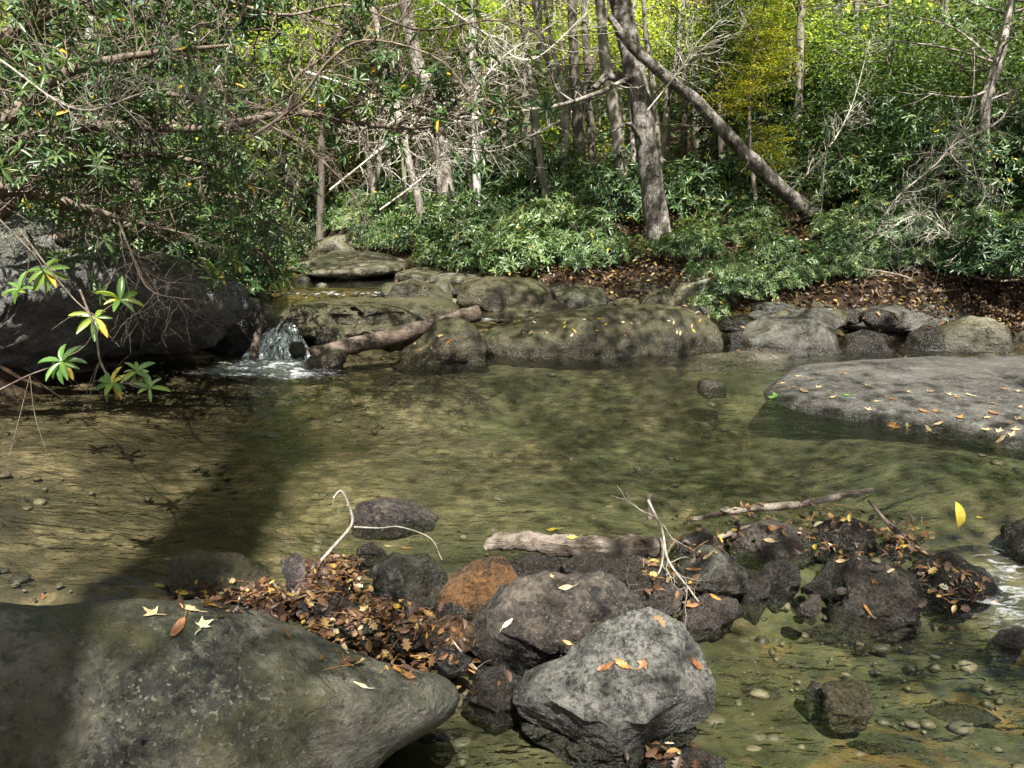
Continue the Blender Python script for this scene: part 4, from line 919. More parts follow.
for i in range(24):
    px = 700 + 330 * (i + .5) / 16 + brs.uniform(-14, 14) if i < 16 else brs.uniform(845, 1020); Yb = [10.7, 11.6, 12.5, 11.0][i % 4] + brs.uniform(-.2, .3) if i < 16 else brs.uniform(10.3, 11.6)
    if 785 < px < 845: continue
    bush('low rhododendron covering the leafy slope of the right bank', px, Yb, ['r1', 'r0', 'r2', 'g0'][i % 4], brs.uniform(.38, .58), group='low rhododendrons on the right slope')
bush('far left rhododendron bordering the stream head', 246, 14.5, 'r3', .9)
bush('rhododendron hanging behind the black rock by the waterfall', 203, 10.4, 'r3', .8, dz=.2)
bush('rhododendron beside the upper pool on the left bank', 228, 11.6, 'r2', .8, dz=.1)
bush('dark rhododendron rising behind the huge grey boulder', 130, 10, 'd0', .8)
bush('dark rhododendron at the far left behind the thick limbs', 20, 9.6, 'd0', .85)
bush('rhododendron mass between the dappled boulder and the cascade', 195, 13, 'd0', .8)
bush('tallest rhododendron far back at the upper left', 90, 15, 'd0', 1.4)
bush('rhododendron far back left of the stream head', 240, 19, 'd0', 1.1)

# ------------------------------------------------------------------ left overhanging shrub
def limb_shrub(label, cat, name, limbs, seed, ntw, L, W, mat, barkm, tw=(.35, .75), tmpl=L_MED, wh=(2, 4), loc=None, group=None, k=7, up=.35, twr=.006, leafp=1.0, bare=0):
    rs = np.random.RandomState(seed); tr = Acc(); lf_p = []; lf_a = []
    paths = []
    for pts, r in limbs:
        P = smooth_path(pts, 30); tube(tr, P, r, 8, .3, nf=5); paths.append((P, r))
    wts = np.array([np.linalg.norm(np.diff(P, axis=0), axis=1).sum() for P, r in paths]); wts /= wts.sum()
    for q in range(ntw + bare):
        P, r = paths[rs.choice(len(paths), p=wts)]; i = rs.randint(4, 30); p = P[i]; T = nz(P[min(i + 1, 29)] - P[i - 1])
        d = nz(T * .6 + rs.normal(size=3) * .8 + [0, 0, up * .5]); l = rs.uniform(*tw); pts = [p]; n = 8
        for s in range(n):
            d = nz(d + rs.normal(size=3) * .28 + [0, 0, up * .12]); pts.append(pts[-1] + d * l / n)
        pts = np.array(pts); tube(tr, pts, [twr, twr * .4], 4)
        if q >= ntw:
            for s in range(3):
                j = rs.randint(2, n); d2 = nz(d + rs.normal(size=3) * .8); tube(tr, smooth_path([pts[j], pts[j] + d2 * l * .2 + rs.normal(size=3) * .03, pts[j] + d2 * l * .45], 5), [twr * .5, twr * .2], 3)
            continue
        if rs.rand() < leafp:
            lf_p.append(pts[-1]); lf_a.append(d)
            for s in range(rs.randint(*wh)):
                j = rs.randint(3, n); d2 = nz(d + rs.normal(size=3) * .8 + [0, 0, up * .4]); e = pts[j] + d2 * l * rs.uniform(.2, .45)
                tube(tr, smooth_path([pts[j], (pts[j] + e) / 2 + rs.normal(size=3) * .02, e], 5), [twr * .55, twr * .3], 3)
                lf_p.append(e); lf_a.append(d2)
    lf = Acc(); A = np.array(lf_a); add_whorls(lf, np.array(lf_p), A + [0, 0, .3], rs, L, W, k, tmpl, .15)
    off = limbs[0][0][0] if loc is None else loc
    e = empty(name, off, label, cat, group)
    tr.build('trunk', M[barkm], e, off=off); lf.build('foliage', M[mat], e, off=off)
    return e
limb_shrub('dark rhododendron on the left bank with thick brown limbs arching over the pool', 'shrub', 'rhododendron_shrub', [
    ([Vector((-5.6, 5.6, 1.0)), AT(-60, 160, 5.6), AT(20, 110, 5.6), AT(70, 72, 5.5), AT(140, 55, 5.4), AT(230, 45, 5.4)], [.09, .06, .05, .035, .02, .01]),
    ([Vector((-5.2, 6.2, .95)), AT(10, 150, 6.2), AT(60, 130, 6.2), AT(120, 126, 6.1), AT(210, 128, 6.0), AT(290, 112, 6.0), AT(350, 122, 5.9), AT(420, 128, 5.9), AT(470, 110, 5.8)], [.08, .055, .045, .035, .03, .02, .014, .007]),
    ([Vector((-5.0, 6.6, .95)), AT(40, 188, 6.6), AT(80, 168, 6.6), AT(120, 155, 6.5), AT(190, 160, 6.5), AT(250, 190, 6.4)], [.07, .05, .04, .03, .018, .008]),
    ([Vector((-5.3, 5.0, .8)), AT(-50, 210, 5.3), AT(0, 190, 5.4), AT(40, 195, 5.6), AT(110, 215, 5.8), AT(190, 235, 6.0)], [.08, .07, .06, .04, .02, .008]),
    ([Vector((-5.6, 6.0, 1.0)), AT(-20, 60, 6.0), AT(40, 20, 6.0), AT(110, -10, 6.0), AT(220, -20, 6.0)], [.07, .05, .03, .02, .01]),
    ([Vector((-4.9, 7.6, 1.1)), AT(90, 230, 7.4), AT(160, 225, 7.4), AT(230, 240, 7.5), AT(275, 262, 7.6)], [.05, .04, .03, .02, .008]),
    ([Vector((-4.8, 7.9, 1.2)), AT(110, 190, 7.9), AT(180, 190, 7.9), AT(240, 200, 7.9), AT(285, 228, 7.8)], [.05, .04, .03, .02, .008]),
    ([AT(350, 122, 5.9), AT(300, 112, 5.95), AT(295, 80, 5.9), AT(330, 50, 5.9), AT(345, 10, 5.9), AT(340, -20, 5.9)][1:], [.015, .012, .009, .005]),
], 77, 340, .095, .024, 'rhodo', 'twig_brown', tw=(.25, .75), wh=(2, 5), bare=280)
limb_shrub('high rhododendron boughs hanging into the top left corner', 'shrub', 'rhododendron_shrub', [
    ([Vector((-6.4, 7.0, 1.4)), AT(-120, 60, 6.8), AT(-30, -20, 6.6), AT(60, -10, 6.5), AT(160, 20, 6.4), AT(260, 30, 6.4)], [.08, .06, .04, .03, .02, .01]),
    ([Vector((-6.4, 7.4, 1.4)), AT(-80, 120, 7.2), AT(0, 80, 7.2), AT(110, 90, 7.2), AT(200, 100, 7.2), AT(270, 140, 7.1)], [.07, .05, .04, .03, .02, .01]),
    ([Vector((-6.2, 8.2, 1.4)), AT(-20, 160, 8.2), AT(80, 150, 8.2), AT(160, 130, 8.2), AT(240, 60, 8.2)], [.07, .05, .04, .02, .01])
], 78, 170, .10, .026, 'rhodo', 'twig_brown', tw=(.3, .8), wh=(2, 5), bare=140)
# leafy sprays hanging over the near water at the left
def sprig(label, tips, stem, r=.006, seed=1, L=.12, W=.032, lab_y=None):
    rs = np.random.RandomState(seed); off = stem[0]; e = empty('rhododendron_spray', off, label, 'branch', 'leafy sprays over the left water')
    s = Acc(); tube(s, smooth_path(stem, 24), [r, r * .8, r * .5], 6, .2)
    for tp, ax, k, dr in tips:
        j = min(range(len(stem)), key=lambda i: (stem[i] - tp).length); m = (stem[j] + tp) / 2 + Vector(rs.normal(size=3)) * .01
        tube(s, smooth_path([stem[j], m, tp], 6), [r * .6, r * .45], 5)
    for q in range(5):
        b = stem[rs.randint(1, len(stem))]; d = Vector(rs.normal(size=3)) * .1 + Vector((0, 0, -.12)); tube(s, smooth_path([b, b + d * .5 + Vector(rs.normal(size=3)) * .02, b + d], 6), [r * .4, r * .2], 3)
    s.build('stem', M['twig_brown'], e, off=off)
    for i, (tp, ax, k, dr) in enumerate(tips):
        a = Acc(); add_whorls(a, np.array([list(tp)]), np.array([ax]), rs, L, W, k, L_FINE, dr, tint0=np.array([1.1]))
        a.build('leaf_whorl', M['spray'], e, off=off)
    y = Acc(); tp = tips[0][0]
    add_leaves(y, L_FINE, np.array([list(tp)]) , np.array([[.5, -.3, -.5]]), np.array([[.2, -.5, .8]]), L, W, .5)
    o = y.build('yellow_leaf', LM['yellow'], e, off=off); o['label'] = 'yellowed leaf'
    return e
M['spray'] = leaf_mat('spray', [(0, (.04, .09, .02)), (.5, (.09, .17, .04)), (.9, (.15, .26, .05)), (.96, (.3, .34, .04)), (1, (.5, .4, .03))], .3, .25, spec=.6, objvar=.12)
sprig('leafy spray nearest the left edge hanging above the dark water', [(AT(62, 362, 3.3), (-.1, -.6, .7), 10, .2)], [AT(-60, 420, 3.6), AT(-10, 395, 3.5), AT(30, 375, 3.4), AT(62, 364, 3.3)], seed=4, L=.09, W=.026)
sprig('triple leafy spray dipping lowest over the water', [(AT(112, 384, 3.3), (0, -.7, .6), 9, .05), (AT(136, 372, 3.35), (.3, -.5, .8), 8, 0), (AT(150, 388, 3.3), (.5, -.5, .7), 6, .05)], [AT(80, 290, 3.9), AT(95, 330, 3.6), AT(100, 360, 3.4), AT(112, 380, 3.32), AT(130, 384, 3.3)], seed=9, L=.075, W=.023)
sprig('shaded leafy spray above the triple spray', [(AT(95, 318, 3.9), (.2, -.6, .5), 9, .35), (AT(120, 300, 4.1), (.4, -.4, .6), 7, .1)], [AT(20, 230, 4.6), AT(50, 270, 4.3), AT(75, 300, 4.05), AT(95, 316, 3.92)], seed=13, L=.115)
sprig('small leafy spray reaching out left of the waterfall', [(AT(215, 270, 6.2), (.6, -.3, .4), 8, .3), (AT(235, 255, 6.3), (.6, -.3, .5), 7, .1)], [AT(120, 210, 6.3), AT(160, 235, 6.3), AT(195, 262, 6.2), AT(214, 270, 6.2)], seed=17, L=.15)
sprig('pair of leafy tufts in front of the dappled boulder', [(AT(45, 270, 4.6), (.2, -.6, .5), 9, .3), (AT(20, 290, 4.7), (-.2, -.6, .6), 8, .1)], [AT(-40, 180, 5.0), AT(0, 220, 4.8), AT(30, 250, 4.7), AT(44, 268, 4.6)], seed=23, L=.12)

# ------------------------------------------------------------------ trees
def crown_mesh(seed, n, rx, rz, per, rad, L, W, mat, limbs=0, tmpl=L_SIMPLE):
    rs = np.random.RandomState(seed); d = nz(rs.normal(size=(n, 3))); r = rs.rand(n) ** .45
    lump = np.array([noise.noise(Vector(a) * 1.8 + Vector((seed * 3, 0, 0))) for a in d])
    P = d * (r * (1 + .6 * lump))[:, None] * [rx, rx, rz]
    a = Acc(); add_spray(a, P, rs, per, rad, .2, L, W, tmpl); return a.mesh('crown', M[mat])
CM = {'y0': crown_mesh(1, 150, 1.9, 1.5, 26, .5, .10, .055, 'beech'), 'y1': crown_mesh(2, 130, 1.6, 1.8, 26, .45, .10, .055, 'autumn'), 'g0': crown_mesh(3, 170, 2.0, 1.8, 26, .5, .10, .05, 'greenleaf'),
      's0': crown_mesh(8, 64, 2.6, 1.4, 30, .42, .13, .08, 'beech'),
      'b0': crown_mesh(4, 260, 3.2, 2.6, 28, .75, .15, .085, 'beech'), 'b1': crown_mesh(5, 240, 3.0, 2.8, 28, .75, .15, .085, 'greenleaf'), 'b2': crown_mesh(6, 220, 3.0, 2.4, 28, .7, .15, .08, 'autumn')}
def tree(label, pts, rad, bark, crowns=(), sides=12, name='tree', group='tree trunks beyond the stream', limbs=(), rough=.22, hb=None, nl=0, seed=0):
    base = Vector(pts[0]); rs = np.random.RandomState(int(abs(base.x * 91 + base.y * 37)) + seed)
    e = empty(name, base, label, 'tree', group)
    acc = Acc(); P = smooth_path(pts, 46); tube(acc, P, rad, sides, rough, nf=3.5)
    for l, r in limbs: tube(acc, smooth_path(l, 14), r, 6, .3)
    for q in range(nl):
        i = rs.randint(12, 44); b = P[i]; a = rs.uniform(0, 6.28); d = np.array([math.cos(a), math.sin(a), rs.uniform(-.1, .6)]); l = rs.uniform(.4, 1.6); 
        tube(acc, smooth_path([b, b + d * l * .5 + rs.normal(size=3) * .08, b + d * l + rs.normal(size=3) * .15], 8), [.018, .006], 4)
        for z in range(3):
            m = b + d * l * rs.uniform(.3, .9); d2 = nz(d + rs.normal(size=3) * .7); tube(acc, np.array([m, m + d2 * .2 * l, m + (d2 * .4 + [0, 0, .05]) * l]), [.007, .003], 3)
    acc.build('trunk', M[bark], e, off=base)
    for (cx, cy, cz, key, s) in crowns:
        o = link('crown', CM[key]); o.parent = e; o.location = (cx - base.x, cy - base.y, cz - base.z); o.scale = (s, s, s); o.rotation_euler.z = rs.uniform(0, 6.28)
    return e
def on(px, Y, dz=-.1):
    p = AT(px, 200, Y); return Vector((p.x, Y, tz(p.x, Y) + dz))
def up_tree(label, pxb, pxt, Y, wpx, bark, crown=None, top=9.5, pym=None, nl=4, cs=1.0, ch=None, **k):
    """trunk whose foot stands at column pxb and which passes column pxt at the top of the picture"""
    b = on(pxb, Y); t = AT(pxt, 0, Y); d = (t - b); r = wpx / 2 / FPX * Y
    mid = b + d * .5 + Vector((pym or 0, 0, 0)); tp = b + d * (top / max(d.z, .1)); tp.x = t.x + (tp.x - t.x) * .5
    cr = [(tp.x, tp.y, tp.z * .98, crown, cs)] if crown else []
    if ch: cr += ch
    return tree(label, [b, mid, t, tp], [r * 1.5, r * 1.08, r, r * .75, r * .4], bark, cr, nl=nl, **k)
r = .235
tree('big furrowed tree leaning left, at the stream bank right of centre', [on(672, 11.9, -.3), AT(661, 248, 11.9), AT(651, 180, 11.85), AT(641, 110, 11.8), AT(628, 40, 11.8), AT(618, -10, 11.8), AT(595, -140, 11.8), AT(570, -330, 11.8)], [.22, .19, .165, .155, .15, .145, .13, .1], 'bark_main',
     [(2.2, 12.0, 8.8, 'b0', .9), (.6, 12.6, 9.8, 'b1', .8)], sides=18, rough=.16, group=None, limbs=[([AT(636, 85, 11.8), AT(610, 76, 11.6), AT(594, 88, 11.4)], [.07, .06, .03]), ([AT(645, 150, 11.8), AT(630, 124, 11.4), AT(612, 132, 11.3)], [.03, .025, .01])])
tree('dead trunk leaning steeply across the big tree', [on(832, 12.6, -.15), AT(800, 205, 12.4), AT(775, 182, 12.2), AT(740, 148, 12.0), AT(700, 105, 11.7), AT(660, 72, 11.45), AT(630, 44, 11.35), AT(609, 16, 11.3)], [.15, .125, .105, .095, .085, .08, .065, .035], 'bark_main', sides=14, rough=.2, name='dead_tree', group=None,
     limbs=[([AT(742, 150, 12), AT(748, 162, 11.9), AT(741, 172, 11.9)], [.02, .008]), ([AT(680, 90, 11.6), AT(690, 60, 11.5), AT(720, 40, 11.4)], [.02, .006])])
up_tree('slim brown trunk tucked just left of the big tree', 630, 600, 14.0, 11, 'bark_mid', None, 10, group=None)
up_tree('pale leaning tree right of the yellow foliage, left of centre', 452, 404, 15.5, 13, 'bark_pale', None, 9, pym=.12, nl=16, cs=.8)
up_tree('thin white sapling left of centre', 478, 471, 15, 6.5, 'bark_birch', None, 7, nl=9)
up_tree('straight dark trunk left of the paired slim trunks', 534, 520, 20, 13, 'bark_mid', None, 11)
up_tree('thick grey trunk fading behind foliage above the white sapling', 512, 494, 24, 15, 'bark_mid', 'b0', 13)
up_tree('left one of the paired slim dark trunks', 581, 572, 18, 10, 'bark_dark', None, 11)
up_tree('right one of the paired slim dark trunks', 594, 584, 18.6, 7, 'bark_dark', None, 9)
up_tree('crooked sapling slanting left between the dark trunks', 566, 534, 17, 6, 'bark_mid', None, 8, pym=.2, nl=8)
up_tree('grey-green trunk right of the big tree behind the dead one', 700, 684, 21, 12, 'bark_mid', None, 12)
up_tree('thin straight trunk hidden behind the leaning dead trunk', 722, 715, 17, 5, 'bark_dark', None, 8)
up_tree('slender brown trunk rising behind the foot of the dead trunk', 795, 802, 15, 8, 'bark_mid', 'y1', 7)
up_tree('mottled white trunk in the foliage right of the leaning trunk', 822, 838, 19, 11, 'bark_birch', 'b1', 11)
up_tree('white trunk behind yellow leaves at the upper right', 765, 752, 24, 12, 'bark_birch', 'b0', 12)
up_tree('pale trunk showing through the dark shrub at the upper left', 108, 88, 14, 12, 'bark_birch', 'b1', 9)
up_tree('thin straight trunk in the yellow foliage left of centre', 252, 240, 21, 5, 'bark_pale', 'b0', 10)
up_tree('twiggy grey sapling beside the pale leaning tree', 428, 372, 14.6, 6, 'bark_pale', None, 7, nl=26)
up_tree('slanting dark sapling right of the pale leaning tree', 440, 432, 19, 8, 'bark_dark', 'y0', 9, nl=8)
up_tree('grey pole in the bright gap between centre trunks', 622, 600, 26, 9, 'bark_mid', 'b2', 13)
up_tree('tree with crooked stems at the right frame edge', 1000, 1010, 11.2, 9, 'bark_pale', None, 7, pym=-.25, nl=22)
up_tree('slim trunk inside the right rhododendron mass', 930, 945, 15, 8, 'bark_mid', 'b1', 9, nl=10)
drs = np.random.RandomState(64)
for i in range(44):
    a = drs.uniform(20, 1010); Y = drs.uniform(19, 38); b = a + (a - 512) * .02 + drs.normal() * 12
    up_tree('grey trunk far back in the woods', a, b, Y, drs.uniform(3, 8), ['bark_mid', 'bark_pale', 'bark_dark'][i % 3], ['b0', None, 'b2', None][i % 4], 14 + i % 3, nl=5, group='distant trunks', name='distant_tree', cs=1.0, pym=drs.normal() * .15)

for i in range(22):
    a = 225 + 20 * i + drs.uniform(-8, 8) + (60 if i > 18 else 0); Y = drs.uniform(14.5, 20)
    up_tree('slim pale trunk among the bushes beyond the stream', a, a + (a - 512) * .04 + drs.normal() * 14, Y, drs.uniform(3, 6.5), ['bark_dark', 'bark_mid', 'bark_pale', 'bark_dark', 'bark_mid'][i % 5], None, 8, nl=9, group='slim trunks among the far bushes', name='slim_tree', pym=drs.normal() * .2)
# understory saplings with layered foliage
def sapling(label, px, Y, key, zc, s, group='understory saplings', n=2):
    b = on(px, Y); rs = np.random.RandomState(px)
    e = empty('sapling', b, label, 'sapling', group); acc = Acc(); top = Vector((b.x + rs.normal() * .3, Y, zc + 1))
    P = smooth_path([b, (b + top) / 2 + Vector((rs.normal() * .15, 0, 0)), top], 20); tube(acc, P, [.04, .015], 6, .2)
    for q in range(14):
        i = rs.randint(7, 20); d = nz(rs.normal(size=3) * [1, 1, .3] + [0, 0, .3]); tube(acc, smooth_path([P[i], P[i] + d * .7, P[i] + d * 1.5 * s + rs.normal(size=3) * .1], 7), [.014, .004], 4)
    acc.build('trunk', M['bark_mid'], e, off=b)
    for k in range(n):
        o = link('crown', CM[key]); o.parent = e; o.location = (rs.normal() * .9 * s * (k > 0), rs.normal() * .5, zc - b.z + k * rs.uniform(-1, 1.3)); o.scale = (s, s, s * .8); o.rotation_euler.z = rs.uniform(0, 6)
    return e
sapling('yellow-green sapling glowing in the gap left of centre', 300, 20, 'y0', 4.2, 1.15)
sapling('yellow sapling at the top left of the gap', 262, 23, 'y1', 5.5, 1.0)
for i, (px, Y, z_) in enumerate([(285, 17, 4.6), (340, 18.5, 5.2), (395, 17.5, 4.8), (440, 19, 5.6), (500, 20, 5.4), (545, 22, 6.2), (600, 21, 5.4), (250, 18, 3.0), (320, 21, 2.6), (380, 23, 6.0)]):
    sapling('yellow-green understory sapling behind the bare branches', px, Y, ['y0', 'y0', 'g0'][i % 3], z_, .95, group='yellow-green saplings behind the bare branches')
sapling('light green sapling above the stream head', 345, 22, 'y0', 3.2, 1.2)
sapling('pale green sapling behind the leaning pale tree', 425, 23, 'y0', 4.5, 1.2)
sapling('green sapling behind the white sapling', 490, 22, 'g0', 3.4, 1.1)
sapling('thin-leaved sapling between the centre trunks', 560, 21, 'y0', 3.0, 1.0)
sapling('sapling with yellow autumn sprays over the leaning trunk', 760, 13.2, 'y1', 3.7, .36, n=4)
sapling('leafy green sapling above the leaning trunk', 735, 17.5, 'g0', 4.6, .85)
sapling('sapling with green and yellow leaves at the upper right', 800, 17, 'y0', 4.2, .8)
sapling('dark green sapling at the top right', 900, 14, 'g0', 4.0, .85)
sapling('dark green sapling near the right corner', 990, 12.5, 'g0', 3.6, .75)
sapling('green sapling rising behind the upper left shrub', 180, 16, 'g0', 4.0, 1.0)
sapling('green sapling at the far upper left', 50, 13, 'g0', 3.8, .9)
# bare tangle
dead_twig('long pale broken limb caught on the big tree, sloping down left', [AT(632, 76, 11.6), AT(600, 92, 11.3), AT(560, 105, 11.0), AT(520, 112, 10.7), AT(495, 128, 10.5), AT(466, 138, 10.3)], .034, 31, 6, .6, 'bark_pale', 1, 'fallen_limb', 'branch')
dead_twig('grey leafless branch crossing the upper centre from the left', [AT(300, 70, 7.5), AT(360, 90, 7.4), AT(420, 118, 7.3), AT(460, 110, 7.2), AT(500, 60, 7.1), AT(560, 20, 7.0)], .014, 32, 34, .6, 'twig_sunlit', 2, 'bare_branch', 'branch', 1.0, group='bare branches')
dead_twig('leafless twiggy branch drooping in the upper centre left', [AT(240, -10, 7.0), AT(320, 20, 7.0), AT(380, 50, 7.0), AT(430, 100, 7.0), AT(440, 150, 7.0)], .012, 33, 40, .55, 'twig_brown', 2, 'bare_branch', 'branch', 1.0, group='bare branches')
dead_twig('sunlit bare twigs high between centre and the big tree', [AT(420, -10, 10), AT(480, 30, 10), AT(530, 60, 10), AT(590, 10, 10)], .014, 34, 34, .8, 'twig_sunlit', 2, 'bare_branch', 'branch', 1.0, group='bare branches')
dead_twig('tangle of sunlit dead branches beside the pale leaning tree', [AT(330, 190, 13), AT(380, 150, 13), AT(420, 120, 13), AT(470, 90, 13), AT(520, 40, 13)], .02, 51, 70, 1.1, 'twig_sunlit', 2, 'bare_branch', 'branch', 1.0, group='bare branches')
dead_twig('second sunlit tangle of dead branches lower beside the white sapling', [AT(380, 210, 13.5), AT(420, 180, 13.5), AT(450, 150, 13.5), AT(500, 150, 13.5), AT(560, 120, 13.5)], .018, 52, 60, .9, 'twig_sunlit', 2, 'bare_branch', 'branch', 1.0, group='bare branches')
dead_twig('pale broken twigs in the thicket at the right centre', [AT(780, 200, 13), AT(820, 160, 13), AT(850, 110, 13), AT(870, 40, 13)], .014, 53, 44, .8, 'twig_sunlit', 2, 'bare_branch', 'branch', 1.0, group='bare branches')
dead_twig('fine twigs sticking out of the bushes at the lower right', [AT(1010, 250, 9.8), AT(960, 240, 9.8), AT(920, 215, 9.8), AT(880, 235, 9.8)], .012, 54, 50, .55, 'twig_sunlit', 2, 'bare_branch', 'branch', 1.0, group='bare branches')
dead_twig('silvery twigs threading the dark shrub at the upper left', [AT(0, 60, 5.2), AT(80, 110, 5.2), AT(170, 90, 5.2), AT(260, 140, 5.2)], .008, 55, 60, .6, 'twig_pale', 2, 'bare_branch', 'branch', 1.0, group='bare branches')
dead_twig('fan of pale bare twigs right of the big tree top', [AT(648, 110, 11), AT(680, 70, 10.8), AT(700, 40, 10.6), AT(720, 20, 10.5)], .012, 35, 26, .8, 'twig_sunlit', 2, 'bare_branch', 'branch', .8, group='bare branches')
dead_twig('dark arching branch sweeping up from the left shrub to the top centre', [AT(230, 150, 5.4), AT(290, 110, 5.4), AT(330, 60, 5.4), AT(370, 40, 5.4), AT(440, 60, 5.4), AT(480, 110, 5.4)], .011, 61, 36, .55, 'twig_brown', 2, 'bare_branch', 'branch', 1.0, group='bare branches')
dead_twig('fine dark twigs drooping toward the far cascade from the left shrub', [AT(260, 120, 5.7), AT(310, 150, 5.7), AT(350, 190, 5.7), AT(370, 230, 5.7)], .008, 62, 34, .4, 'twig_brown', 2, 'bare_branch', 'branch', 1.0, group='bare branches', down=1)
dead_twig('leafless dark bough along the top edge left of centre', [AT(200, -10, 5.8), AT(280, 15, 5.8), AT(350, 5, 5.8), AT(420, 30, 5.8), AT(500, 20, 5.8), AT(560, 45, 5.8)], .011, 63, 40, .5, 'twig_brown', 2, 'bare_branch', 'branch', 1.0, group='bare branches', down=1)
dead_twig('thin arching bare branch over the left pool', [AT(330, 120, 5.9), AT(360, 100, 5.9), AT(385, 60, 5.9), AT(400, 20, 5.9), AT(430, -20, 5.9)], .01, 36, 22, .5, 'twig_brown', 2, 'bare_branch', 'branch', 1.0, group='bare branches')
dead_twig('bare twigs hanging in front of the dappled boulder', [AT(110, 200, 5.6), AT(130, 250, 5.4), AT(150, 290, 5.3), AT(190, 300, 5.3)], .009, 37, 26, .5, 'twig_brown', 2, 'bare_branch', 'branch', .9, group='bare branches', down=1)
dead_twig('curved pale stems in the right thicket above the ledge', [AT(870, 250, 10.6), AT(895, 200, 10.6), AT(940, 160, 10.6), AT(970, 110, 10.6), AT(975, 40, 10.6)], .013, 38, 40, .7, 'twig_pale', 2, 'bare_branch', 'branch', .9, group='bare branches')
dead_twig('looping pale stems at the far right edge', [AT(960, 230, 10), AT(985, 190, 10), AT(950, 150, 10), AT(1000, 120, 10), AT(1030, 60, 10)], .011, 39, 34, .6, 'twig_pale', 2, 'bare_branch', 'branch', .9, group='bare branches')
dead_twig('fine pale twig rising from the foot of the dead trunk', [AT(800, 250, 11.5), AT(820, 215, 11.4), AT(824, 170, 11.4), AT(830, 135, 11.4)], .01, 40, 12, .4, 'twig_pale', 1, 'bare_branch', 'branch', .7, group='bare branches')
dead_twig('bare grey branches lying low above the dark ledge', [AT(990, 300, 9.9), AT(940, 290, 9.9), AT(900, 275, 9.9), AT(860, 268, 9.9)], .014, 41, 30, .5, 'twig_pale', 2, 'bare_branch', 'branch', .8, group='bare branches')
dead_twig('small grey driftwood branch on the bank below the bushes', [AT(560, 262, 11.5), AT(580, 270, 11.3), AT(600, 282, 11.1)], .025, 42, 8, .4, 'twig_pale', 1, 'bare_branch', 'branch', .8, group='bare branches')

# ------------------------------------------------------------------ far woods and ground cover (stuff)
def far_woods():
    rs = np.random.RandomState(90); n = 5200
    Y = rs.uniform(22, 60, n); X = (rs.uniform(-1, 1, n)) * (Y * .72 + 3)
    Z = TZ(X, Y) + rs.rand(n) ** 1.3 * 12.5
    P = np.stack([X, Y, Z], 1)
    k = np.array([noise.noise(Vector(p) * .22) for p in P]) + .25 * rs.rand(n) > .1
    P = P[k]; a = Acc(); add_spray(a, P, rs, 22, 1.1, .3, .27, .17, L_SIMPLE, .6)
    t = np.concatenate(a.t); 
    tag(a.build('distant_woodland', M['beech'], smooth=False), 'hazy yellow-green foliage of the woods on the far slope', 'woodland', kind='stuff')
    n = 2400; Y = rs.uniform(17, 42, n); X = (rs.uniform(-1, 1, n)) * (Y * .72 + 3); Z = TZ(X, Y) + rs.rand(n) ** 1.6 * 2.6
    c = (X < xl(Y) + .3) | (X > xr(Y) + .6)
    a = Acc(); add_spray(a, np.stack([X, Y, Z], 1)[c], rs, 22, .8, .4, .17, .08, L_SIMPLE, .6)
    tag(a.build('distant_undergrowth', M['rhodo_light'], smooth=False), 'dense low evergreen undergrowth covering the slope behind the bushes', 'undergrowth', kind='stuff')
far_woods()
def cover():
    rs = np.random.RandomState(91); n = 900
    Y = rs.uniform(11, 17, n); X = rs.uniform(-1.5, 9, n); c = (X > xr(Y) + .5) & (np.array([noise.noise(Vector((x * .8, y * .8, 3))) for x, y in zip(X, Y)]) > .02)
    X = X[c]; Y = Y[c]; Z = TZ(X, Y) + .08 + rs.rand(len(X)) * .25
    a = Acc(); add_spray(a, np.stack([X, Y, Z], 1), rs, 14, .22, .4, .1, .05, L_SIMPLE, .5)
    tag(a.build('ground_cover', M['greenleaf'], smooth=False), 'low green seedlings scattered over the leafy right bank', 'ground cover', kind='stuff')
cover()

# ------------------------------------------------------------------ light
AZ = math.radians(172); EL = math.radians(55)
sd = Vector((math.sin(AZ) * math.cos(EL), math.cos(AZ) * math.cos(EL), math.sin(EL)))
sun = bpy.data.lights.new('sun', 'SUN'); sun.energy = 5.0; sun.angle = math.radians(.5); sun.color = (1, .965, .9)
so = bpy.data.objects.new('sun', sun); COL.objects.link(so); so.rotation_euler = sd.to_track_quat('Z', 'Y').to_euler(); so.location = (0, 0, 30)
w = bpy.data.worlds.new('World'); SC.world = w; w.use_nodes = True; nt = w.node_tree; nt.nodes.clear()
sk = nt.nodes.new('ShaderNodeTexSky'); sk.sky_type = 'NISHITA'; sk.sun_disc = False; sk.sun_elevation = EL; sk.sun_rotation = AZ; sk.air_density = 1.0; sk.dust_density = 4.0
bg = nt.nodes.new('ShaderNodeBackground'); bg.inputs[1].default_value = .05
wo = nt.nodes.new('ShaderNodeOutputWorld'); nt.links.new(sk.outputs[0], bg.inputs[0]); nt.links.new(bg.outputs[0], wo.inputs[0])

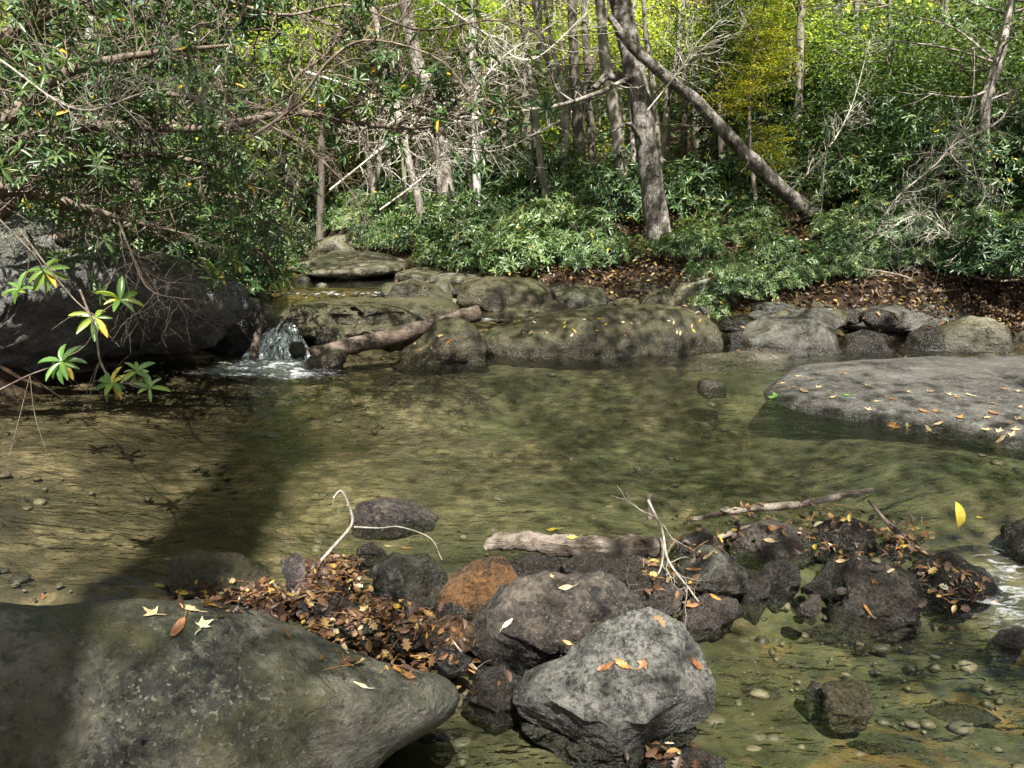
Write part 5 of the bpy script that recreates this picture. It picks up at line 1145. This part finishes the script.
# trees on the near bank whose trunks and crowns shade the foreground
def shade_tree(label, x, Y, r, h, crowns, bark='bark_mid', tx=0):
    b = Vector((x, Y, tz(x, Y) - .2))
    tree(label, [b, Vector((x + tx * .4, Y, h * .4)), Vector((x + tx, Y, h))], [r * 1.2, r, r * .6], bark, crowns, group='trees on the near bank')
shade_tree('thick tree behind the viewer whose shadow crosses the left pool', -.55, -4.0, .38, 15.5, [(-.6, -4.0, 14.6, 'b1', .38)])
shade_tree('tree behind the viewer to the left', -3.0, -3.0, .2, 12, [(-3.4, -2.8, 8.3, 'y0', .8)])
shade_tree('tree behind the viewer to the right', 5.5, -2.5, .22, 13, [(3.4, -2.2, 6.1, 's0', .9), (2.9, -.4, 6.8, 's0', .95), (-.1, -2.0, 6.5, 's0', .42), (1.6, 1.0, 7.6, 's0', .6)])
shade_tree('tall tree on the right bank outside the picture', 7.5, 6.5, .25, 13, [(3.6, 6.3, 8.0, 's0', 1.0), (2.2, 5.6, 7.4, 's0', .9), (5.6, 7.8, 8.6, 's0', 1.0), (1.6, 2.4, 8.4, 's0', .9), (6.4, 5.2, 8.2, 's0', 1.0), (1.4, 8.2, 9.5, 's0', .9), (4.8, 9, 10, 's0', 1.0)])
shade_tree('second tree on the left bank outside the picture', -7.5, 6.5, .25, 13, [(-3.4, 7.2, 8.6, 's0', .9), (-.8, 6.6, 9.6, 's0', .8)])
shade_tree('tree on the left bank outside the picture', -7.2, 3.0, .22, 13, [(-6.6, 2.0, 9, 'b1', .7), (-6, 0, 6.0, 'g0', .8)])

# ------------------------------------------------------------------ render settings
SC.view_settings.view_transform = 'Standard'; SC.view_settings.look = 'None'; SC.view_settings.gamma = 1.0
SC.view_settings.use_curve_mapping = False; SC.view_settings.exposure = 1.78
cy = SC.cycles; cy.max_bounces = 7; cy.diffuse_bounces = 3; cy.glossy_bounces = 3; cy.transmission_bounces = 3; cy.transparent_max_bounces = 16
cy.use_light_tree = False; cy.use_denoising = True; cy.sample_clamp_indirect = .8; cy.blur_glossy = .6; cy.sample_clamp_direct = 3; cy.use_adaptive_sampling = True; cy.adaptive_threshold = .02; SC.render.filter_size = 1.15; cy.caustics_reflective = False; cy.caustics_refractive = False
try: cy.denoiser = 'OPENIMAGEDENOISE'; cy.denoising_input_passes = 'RGB_ALBEDO_NORMAL'; cy.denoising_prefilter = 'NONE'
except Exception: pass
